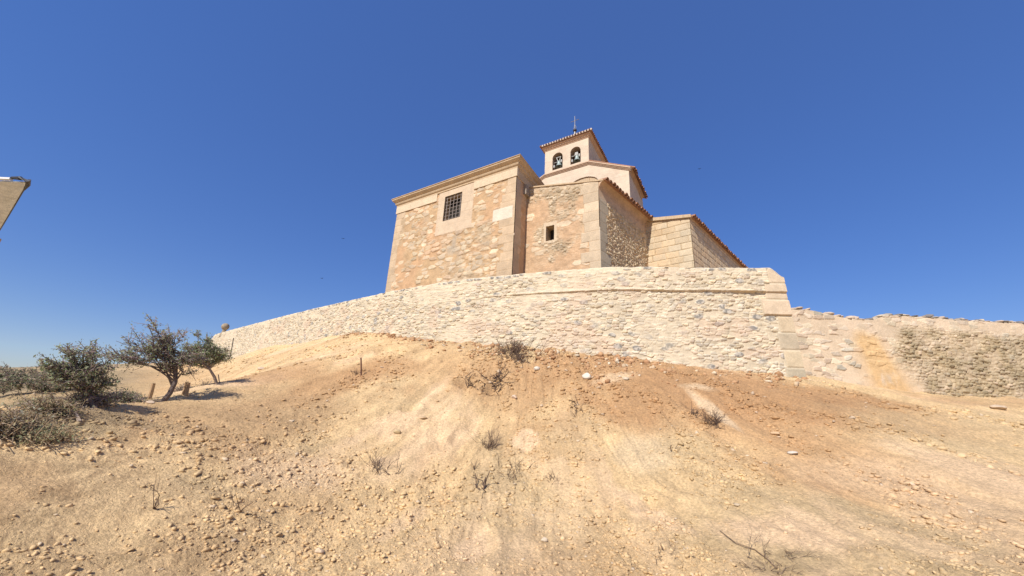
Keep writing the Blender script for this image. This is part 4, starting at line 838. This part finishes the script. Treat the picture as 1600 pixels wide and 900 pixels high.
# ------------------------------------------------------------------ trees and shrubs
def plant(name,label,cat,px,py,R,clumps,trunk,nb,ntw,nlf,leafmix,lsize,bark,twig=M_twig,seed=0,group=None,twl=.35,sub_from_base=False,tr=.09,up=.3,sc=1.):
    """clumps: list of (dx,dz,rx,rz,weight) in metres seen from the camera side (x to the right); depth gets the same radius as rx"""
    rg=np.random.default_rng(seed); base=atR(px,py,R); base=np.array([base[0],base[1],gz(base[0],base[1])-.08])
    fw=base[:2]/np.linalg.norm(base[:2]); rt=np.array([fw[1],-fw[0]])
    ln=(895-px)/(1550+py)*.72
    W=lambda l: base+np.array([rt[0]*(l[0]-ln*l[2])+fw[0]*l[1],rt[1]*(l[0]-ln*l[2])+fw[1]*l[1],l[2]])*sc
    root=thing(name,label,cat,group); tr=tr*sc; lsize=lsize*(sc*.8+.2)
    wts=np.array([c[4] for c in clumps],float); wts/=wts.sum()
    tb=MB(); cb=MB(); leaves=[]
    if not sub_from_base:
        tp=[np.array(t,float) for t in trunk]; tb.tube([W(t) for t in tp],[tr*(1-.55*i/(len(tp)-1)) for i in range(len(tp))],8)
    starts=[np.array(t,float) for t in trunk]
    for b in range(nb):
        c=clumps[rg.choice(len(clumps),p=wts)]
        tgt=np.array([c[0]+rg.normal()*c[2]*.42,rg.normal()*c[2]*.42,c[1]+rg.normal()*c[3]*.40])
        if sub_from_base: s=np.array([rg.normal()*c[2]*.3+c[0]*.6,rg.normal()*.3,0.])
        else:
            fr_=rg.uniform(.30 if len(starts)>4 else .6,1.)*(len(starts)-1); i_=min(int(fr_),len(starts)-2); s=starts[i_]+(starts[i_+1]-starts[i_])*(fr_-i_)
        n=5; mid=(s+tgt)/2+np.array([rg.normal()*.12,rg.normal()*.12,rg.uniform(-.1,.12)*np.linalg.norm(tgt-s)])
        pts=[(1-t)**2*s+2*t*(1-t)*mid+t*t*tgt+rg.normal(size=3)*.03*(0<t<1) for t in np.linspace(0,1,n)]
        r0=tr*.42*rg.uniform(.5,1); (tb if rg.random()<.25 and not sub_from_base else cb).tube([W(p) for p in pts],[max(r0*(1-.85*t),.005) for t in np.linspace(0,1,n)],5,m=0,cap=False)
        for k in range(ntw):
            t=rg.uniform(.45,1.); i=min(int(t*(n-1)),n-2); p=pts[i]+(pts[i+1]-pts[i])*(t*(n-1)-i)
            d=rg.normal(size=3); d[2]=d[2]*.6+up; d+=.7*(tgt-s)/(np.linalg.norm(tgt-s)+1e-6); d/=np.linalg.norm(d); l=twl*rg.uniform(.4,1.3)
            q=p+d*l*.5+rg.normal(size=3)*.03; e=p+d*l+rg.normal(size=3)*.05
            cb.tube([W(p),W(q),W(e)],[.009,.007,.004],3,m=1,cap=False)
            for f in range(nlf):
                tt=rg.uniform(.15,1.1); x=(p+(e-p)*tt)+rg.normal(size=3)*.045; leaves.append(W(x))
    n=len(leaves)
    if n:
        Lc=np.array(leaves); a=rg.normal(size=(n,3)); a/=np.linalg.norm(a,axis=1)[:,None]; b=np.cross(a,rg.normal(size=(n,3))); b/=np.linalg.norm(b,axis=1)[:,None]
        s=lsize*rg.uniform(.6,1.4,(n,1)); Vq=np.stack([Lc-a*s,Lc+b*s*.38,Lc+a*s,Lc-b*s*.38],1).reshape(-1,3)
        b0=len(cb.v); cb.v.extend(map(tuple,Vq)); cb.f.extend([(b0+4*i,b0+4*i+1,b0+4*i+2,b0+4*i+3) for i in range(n)]); cb.m.extend((2+rg.choice(len(leafmix),n,p=[x[1] for x in leafmix])).tolist())
    if tb.v: tb.build('trunk',bark,root)
    o=mesh('crown' if cat=='tree' else 'foliage',cb.v,cb.f,[bark,twig]+[M_leafs[x[0]] for x in leafmix],root,mi=cb.m)
    return root
# central wind-bent tree
plant('wind_bent_tree','tall wind-bent grey-green tree with twiggy crown, middle of the left trees','tree',254,629,13.0,
  [(-.2,2.6,.62,.35,1.6),(.4,2.3,.6,.4,1.4),(-.2,1.95,.8,.4,1.8),(-1.0,1.75,.6,.28,1.3),(-1.35,1.5,.5,.22,1.0),(.95,1.75,.55,.35,1.2),(.35,1.55,.7,.3,1.2),(-.75,1.35,.5,.16,.6),(.8,1.35,.5,.25,.8)],
  [(-.05,0,0),(.20,0,.4),(.34,0,.8),(.34,0,1.3),(.22,0,1.8),(.12,0,2.2)],50,15,6,[(0,.40),(1,.34),(4,.10),(5,.16)],.036,M_bark,seed=3,twl=.36,sc=.70)
plant('olive_tree','small leaning green tree with pale trunk, beside the end of the curved wall','tree',335,605,14.6,
  [(-.75,1.5,.75,.5,1.5),(-.3,1.9,.7,.45,1.3),(.05,1.45,.6,.5,1.2),(-1.1,1.1,.5,.4,.8),(-.5,2.3,.4,.25,.5),(-1.0,1.75,.5,.35,.6)],
  [(.12,0,0),(-.02,0,.45),(-.22,0,.8),(-.5,0,1.15)],45,16,10,[(0,.35),(4,.4),(1,.25)],.042,M_barkp,seed=5,twl=.32,tr=.075,sc=.62)
plant('bushy_tree','broad dark bushy tree with a reddish dry right side, left of the wind-bent tree','tree',140,646,11.6,
  [(-.45,1.65,.42,.26,1.2),(.0,1.75,.40,.28,1.1),(-.8,1.25,.4,.3,1.1),(-.2,1.25,.6,.35,1.6),(.45,1.4,.38,.3,1.),(.3,.85,.5,.35,1.2),(-.55,.8,.55,.4,1.2),(.65,.6,.35,.3,.6)],
  [(.1,0,0),(.0,0,.3),(-.1,0,.6)],42,15,9,[(0,.44),(1,.32),(4,.10),(5,.14)],.038,M_bark,seed=7,twl=.3,sc=.68)
def shrub(label,px,py,R,w_,h_,mixl,seed,group='dry shrubs at the foot of the left trees',nb=36,ntw=11,nlf=8,bark=M_dry,twig=M_dry,ls=.022,name='dry_shrub'):
    return plant(name,label,'shrub',px,py,R*1.,[(0,h_*.6,w_*.7,h_*.45,1),(-w_*.5,h_*.4,w_*.4,h_*.35,.6),(w_*.5,h_*.4,w_*.4,h_*.35,.6)],[(0,0,0),(0,0,.1)],nb,ntw,nlf,mixl,ls,bark,twig,seed,group,twl=.2 if R<28 else .28,sub_from_base=True,tr=.013,up=.5)
shrub('straw-coloured shrub farthest left, cut by the picture edge',14,655,9.9,0.29,0.31,[(3,.5),(1,.15),(5,.35)],21)
shrub('tan shrub with pale straw stems, second from the left edge',48,645,10.1,0.31,0.35,[(3,.5),(1,.15),(5,.35)],22)
shrub('olive-brown shrub at the left foot of the broad bushy tree',92,631,10.9,0.31,0.34,[(0,.25),(5,.4),(3,.35)],23)
shrub('reddish-brown twiggy shrub under the bushy tree',150,628,11.8,0.32,0.31,[(5,.6),(0,.2),(3,.2)],24,bark=M_bark,twig=M_twig)
shrub('dark low shrub at the right foot of the bushy tree',190,640,13.0,0.33,0.31,[(5,.4),(2,.3),(0,.3)],25,bark=M_bark,twig=M_twig)
shrub('grey-green mound shrub behind the straw shrubs, near the left edge',55,630,14.4,0.56,0.61,[(0,.4),(1,.4),(3,.2)],26,nb=44)
shrub('dark scrubby mound behind the wooden post, left of the bent trunk',205,618,19.8,0.51,0.41,[(2,.4),(0,.3),(5,.3)],27,bark=M_bark,twig=M_twig)
shrub('dark brush pile at the foot of the two wooden stakes',292,624,16.1,0.36,0.16,[(5,.7),(2,.3)],28,bark=M_bark,twig=M_twig)
shrub('small brown shrub under the leaning green tree',325,612,17.4,0.26,0.21,[(5,.5),(3,.5)],29,bark=M_bark,twig=M_twig)
shrub('far dark scrub on the skyline at the left edge',8,606,40.0,2.13,1.25,[(2,.5),(5,.5)],30,nb=44,bark=M_bark,twig=M_twig,ls=.07)
shrub('low green tuft below the shrubs, spreading over the slope',80,655,9.8,0.32,0.07,[(0,.5),(3,.5)],31,nb=22)
shrub('olive scrub behind the straw shrubs, cut by the left picture edge',6,628,17.0,0.90,0.75,[(0,.5),(1,.2),(5,.3)],81,group='scrub on the flat behind the left trees',nb=34,bark=M_bark,twig=M_twig,ls=.035)
shrub('dark olive scrub behind the broad bushy tree, on its left side',78,618,18.0,1.00,0.95,[(0,.4),(2,.4),(5,.2)],82,group='scrub on the flat behind the left trees',nb=36,bark=M_bark,twig=M_twig,ls=.035)
shrub('brown scrub just left of the thick leaning post',212,620,17.0,0.75,0.60,[(5,.6),(0,.4)],83,group='scrub on the flat behind the left trees',nb=30,bark=M_bark,twig=M_twig,ls=.03)
shrub('low dusty scrub far behind between the broad tree and the wind-bent tree',188,604,27.0,1.30,0.70,[(5,.5),(0,.5)],84,group='scrub on the flat behind the left trees',nb=30,bark=M_bark,twig=M_twig,ls=.05)
shrub('low far scrub behind the leftmost shrubs, under the skyline',45,606,30.0,2.20,1.10,[(5,.4),(2,.4),(0,.2)],85,group='scrub on the flat behind the left trees',nb=40,bark=M_bark,twig=M_twig,ls=.06)
shrub('dark far scrub right of the skyline scrub at the left edge',100,602,34.0,2.20,1.10,[(2,.6),(5,.4)],86,group='scrub on the flat behind the left trees',nb=40,bark=M_bark,twig=M_twig,ls=.06)
# ------------------------------------------------------------------ posts and stakes
def post(px,pb,pt,R,r,label,mat=M_wood,name='wooden_post',dx=0,cat='post',group='wooden posts by the trees'):
    b=atR(px,pb,R); z=gz(b[0],b[1]); t=atR(px+dx,pt,R); m=MB(); b=np.array([b[0],b[1],min(z,b[2])-.1]); 
    t=np.array([t[0],t[1],t[2]]); k=t+(b-t)*.5+np.array([.01,0,0]); m.tube([b,k,t],[r,r*.95,r*.9],7); o=m.build(name,mat); tag(o,label,cat,group); return o
post(233,623,599,13.7,0.046,'thick leaning tan wooden post left of the bent trunk',dx=7)
post(287,612,597,13.7,0.037,'leaning tan wooden stake, left one of the close pair by the brush pile',dx=4)
post(291,616,598,13.5,0.043,'pinkish wooden stake, right one of the close pair by the brush pile',dx=4)
post(345,604,585,14.7,.015,'thin pale stake at the foot of the leaning green tree',dx=-4,mat=M_barkp)
post(360,557,528,33,.03,'thin dark stick standing in front of the wall near its ball finial',mat=M_iron,name='stick',dx=5,cat='stick',group=None)
h_=hit(565,588); R_s=math.hypot(h_[0],h_[1]); post(565,589,559,R_s,.03,'rusty iron rod standing upright in the bare slope',mat=material('rusty_rod',(.16,.08,.05),bump=.2),name='iron_rod',dx=-1,cat='rod',group=None)
# ------------------------------------------------------------------ dead plants on the slope
def dead(px,py,label,n,l,spread,seed,r=.006,mat=M_dead,sub=3,name='dead_plant',cat='dead plant',flat=.0,group=None):
    rg=np.random.default_rng(seed); h=hit(px,py); m=MB(); knots=[]
    for i in range(n):
        o=np.array([rg.normal()*spread*.25,rg.normal()*spread*.25])*(n>4); p=np.array([h[0]+o[0],h[1]+o[1],gz(h[0]+o[0],h[1]+o[1])-.03])
        knots.append(p-np.array([0,0,.03]))
        d=np.array([rg.normal()*.6,rg.normal()*.5,rg.uniform(.4,1.2)*(1-flat)+.05]); d/=np.linalg.norm(d); L_=l*rg.uniform(.4,1.2)
        a=p+d*L_*.5+rg.normal(size=3)*L_*.08; b=p+d*L_+rg.normal(size=3)*L_*.1; m.tube([p,a,b],[r*1.3,r,r*.5],4,cap=False)
        for k in range(sub):
            t=rg.uniform(.3,1); s=p+(b-p)*t; e=s+(d+rg.normal(size=3)*.7)*L_*.35; m.tube([s,(s+e)/2+rg.normal(size=3)*.01,e],[r*.7,r*.5,r*.3],3,cap=False)
    if n<=4: m.tube([p+np.array([-.03,0,.0]),p+np.array([.03,0,.02])],r*1.6,5)
    else:
        for i in range(0,len(knots)-1): m.tube([knots[i],knots[i+1]],r*.6,3)
    o=m.build(name,mat); tag(o,label,cat,group); return o
dead(803,556,'dense dark dead bush on the slope just below the wall',110,.5,1.15,41,.008,flat=.35,sub=5)
dead(775,600,'tangle of exposed dark roots below the dead bush',26,.5,.6,42,.013,flat=.6)
dead(735,607,'dark root clump left of the exposed root tangle',18,.35,.5,43,.01,flat=.7)
dead(765,700,'fan-shaped dry tuft with thin dark twigs, mid slope',34,.42,.3,44,.0045)
dead(757,765,'bunch of thick upright dead stalks, lower middle of the slope',9,.30,.28,45,.011,sub=1)
dead(592,735,'sparse dry twigs left of the fan-shaped tuft',22,.32,.5,46,.005)
dead(612,742,'single dark bent stick right of the sparse dry twigs',2,.34,.05,47,.009,sub=1,flat=.2)
dead(740,738,'pair of thin sticks above the bunch of dead stalks',3,.24,.1,48,.006,sub=0)
dead(800,745,'low dry weeds right of the bunch of dead stalks',26,.26,.6,49,.004)
dead(747,808,'small curved twig under the bunch of dead stalks',2,.2,.05,50,.005,sub=1)
dead(1118,665,'grey dead bush in the reddish soil right of centre',40,.32,.35,51,.006,sub=4,flat=.3)
dead(1085,650,'small dark dead sprig left of the grey dead bush',10,.28,.25,52,.007)
dead(903,645,'dark clump of roots in the slope below the white rocks',18,.24,.35,53,.008,flat=.5)
dead(1050,705,'short dark snag sticking from the pale ground',5,.22,.15,54,.01,sub=1,flat=.4)
dead(555,585,'tiny dry tuft at the foot of the rusty rod',16,.2,.2,55,.006)
dead(865,752,'small brown weed right of the low dry weeds',14,.2,.25,56,.004)
dead(1205,888,'tangle of thin grey roots along the bottom edge, right of centre',40,.24,.8,57,.005,mat=material('grey_roots',(.24,.17,.11),bump=0),flat=.75)
dead(1045,870,'low dry roots at the bottom edge left of the grey root tangle',14,.14,.5,58,.004,flat=.6)
dead(965,815,'tiny forked twig in the pale gravel',3,.14,.05,59,.004,sub=1)
dead(240,795,'thin forked twig on the left part of the slope',4,.3,.2,60,.006,flat=.4)
dead(375,800,'long thin curved twig on the lower left slope',3,.4,.1,61,.006,sub=1,flat=.5)
# long root curling over the bottom right
m=MB(); pts=[]
for (px,py) in ((1125,832),(1150,852),(1180,862),(1200,880),(1215,893)):
    h=hit(px,py); pts.append(h+np.array([0,0,.02]))
m.tube(pts,[.006,.008,.01,.01,.012],5); tag(m.build('root',material('root_bark',(.26,.18,.11),bump=0)),'long thin root curving across the bottom edge','root')
# ------------------------------------------------------------------ single rocks
def rock(px,py,s,colr,label,seed,flat=.7,group='rocks lying on the slope'):
    rg=np.random.default_rng(seed); h=hit(px,py); v,f=rock_mesh(rg,s*rg.uniform(.95,1.2),s*.9,s*flat,KV,KF); v=v*(1+.05*(np.sin(v[:,0:1]*30/s*.1)+0))
    z=gz(h[0],h[1]); mesh_=mesh('rock',v+np.array([h[0],h[1],z+s*flat*.45]),f,M_stone,col=np.ones((len(v),3))*colr); tag(mesh_,label,'rock',group); return mesh_
WHT=[.60,.52,.42]; TN=[.56,.42,.28]
rock(839,578,.12,WHT,'largest white rock, just below the dead bush by the wall',71)
rock(917,592,.13,WHT,'white upright rock right of the largest white rock',72,.95)
rock(804,624,.10,[.58,.44,.32],'pinkish flat rock below the exposed root tangle',73)
rock(660,655,.14,[.50,.36,.22],'flat tan slab rock in the middle of the slope',74,.35)
rock(498,869,.07,TN,'smooth round tan rock at the lower left of centre',75)
rock(850,848,.055,[.6,.48,.34],'small pale rock in the gravel below the dead stalks',76)
rock(1240,711,.11,WHT,'white flat rock on the slope below the reddish soil, right',77,.4)
rock(1212,680,.11,[.56,.38,.22],'tan flat rock on the reddish soil, right of centre',78,.4)
rock(408,578,.15,[.56,.42,.3],'pale rock on the upper left slope below the wall',79,.6)
rock(620,678,.09,[.48,.36,.2],'small rock left of the flat slab rock',80)
rock(235,630,.09,[.55,.42,.3],'pale rock at the foot of the thick leaning post',81,.5)
rock(1560,640,.16,[.5,.38,.26],'brown rock by the old wall, far right',82,.5)
# fallen pale branch near the shrubs
h=hit(118,660); m=MB(); m.tube([hit(100,648)+np.array([0,0,.1]),hit(116,655)+np.array([0,0,.07]),hit(124,662)+np.array([0,0,.02])],[.02,.025,.03],6); tag(m.build('fallen_branch',M_barkp),'pale fallen branch lying below the shrubs','branch')
# ------------------------------------------------------------------ birds
def bird(px,py,R,label,seed):
    c=atR(px,py,R); m=MB(); s=.075*R/40*1.; rg=np.random.default_rng(seed); t=rg.uniform(-.6,.6); r=lambda x,y,z:(c[0]+(x*math.cos(t)-y*math.sin(t))*s,c[1]+(x*math.sin(t)+y*math.cos(t))*s,c[2]+z*s)
    m.tube([r(0,-1.1,0),r(0,-.8,.05),r(0,-.2,0),r(0,.6,0),r(0,1.2,0)],[.03*s,.22*s,.28*s,.16*s,.05*s],8); o=m.build('bird',M_bird); tag(o,label,'bird','small dark birds in the sky')
    for sx in (-1,1):
        w_=MB(); w_.add([r(sx*.15,-.5,.1),r(sx*1.3,-.6,.55),r(sx*2.6,.2,.25),r(sx*1.2,.25,.45),r(sx*.15,.4,.08)],[(0,1,2,3,4)]); w_.build('wing',M_bird,o)
bird(536,373,60,'small dark bird in the sky left of the church',1); bird(503,435,60,'small dark bird low in the sky, leftmost of the three',2); bird(1093,264,70,'small dark bird in the sky right of the tower',3)
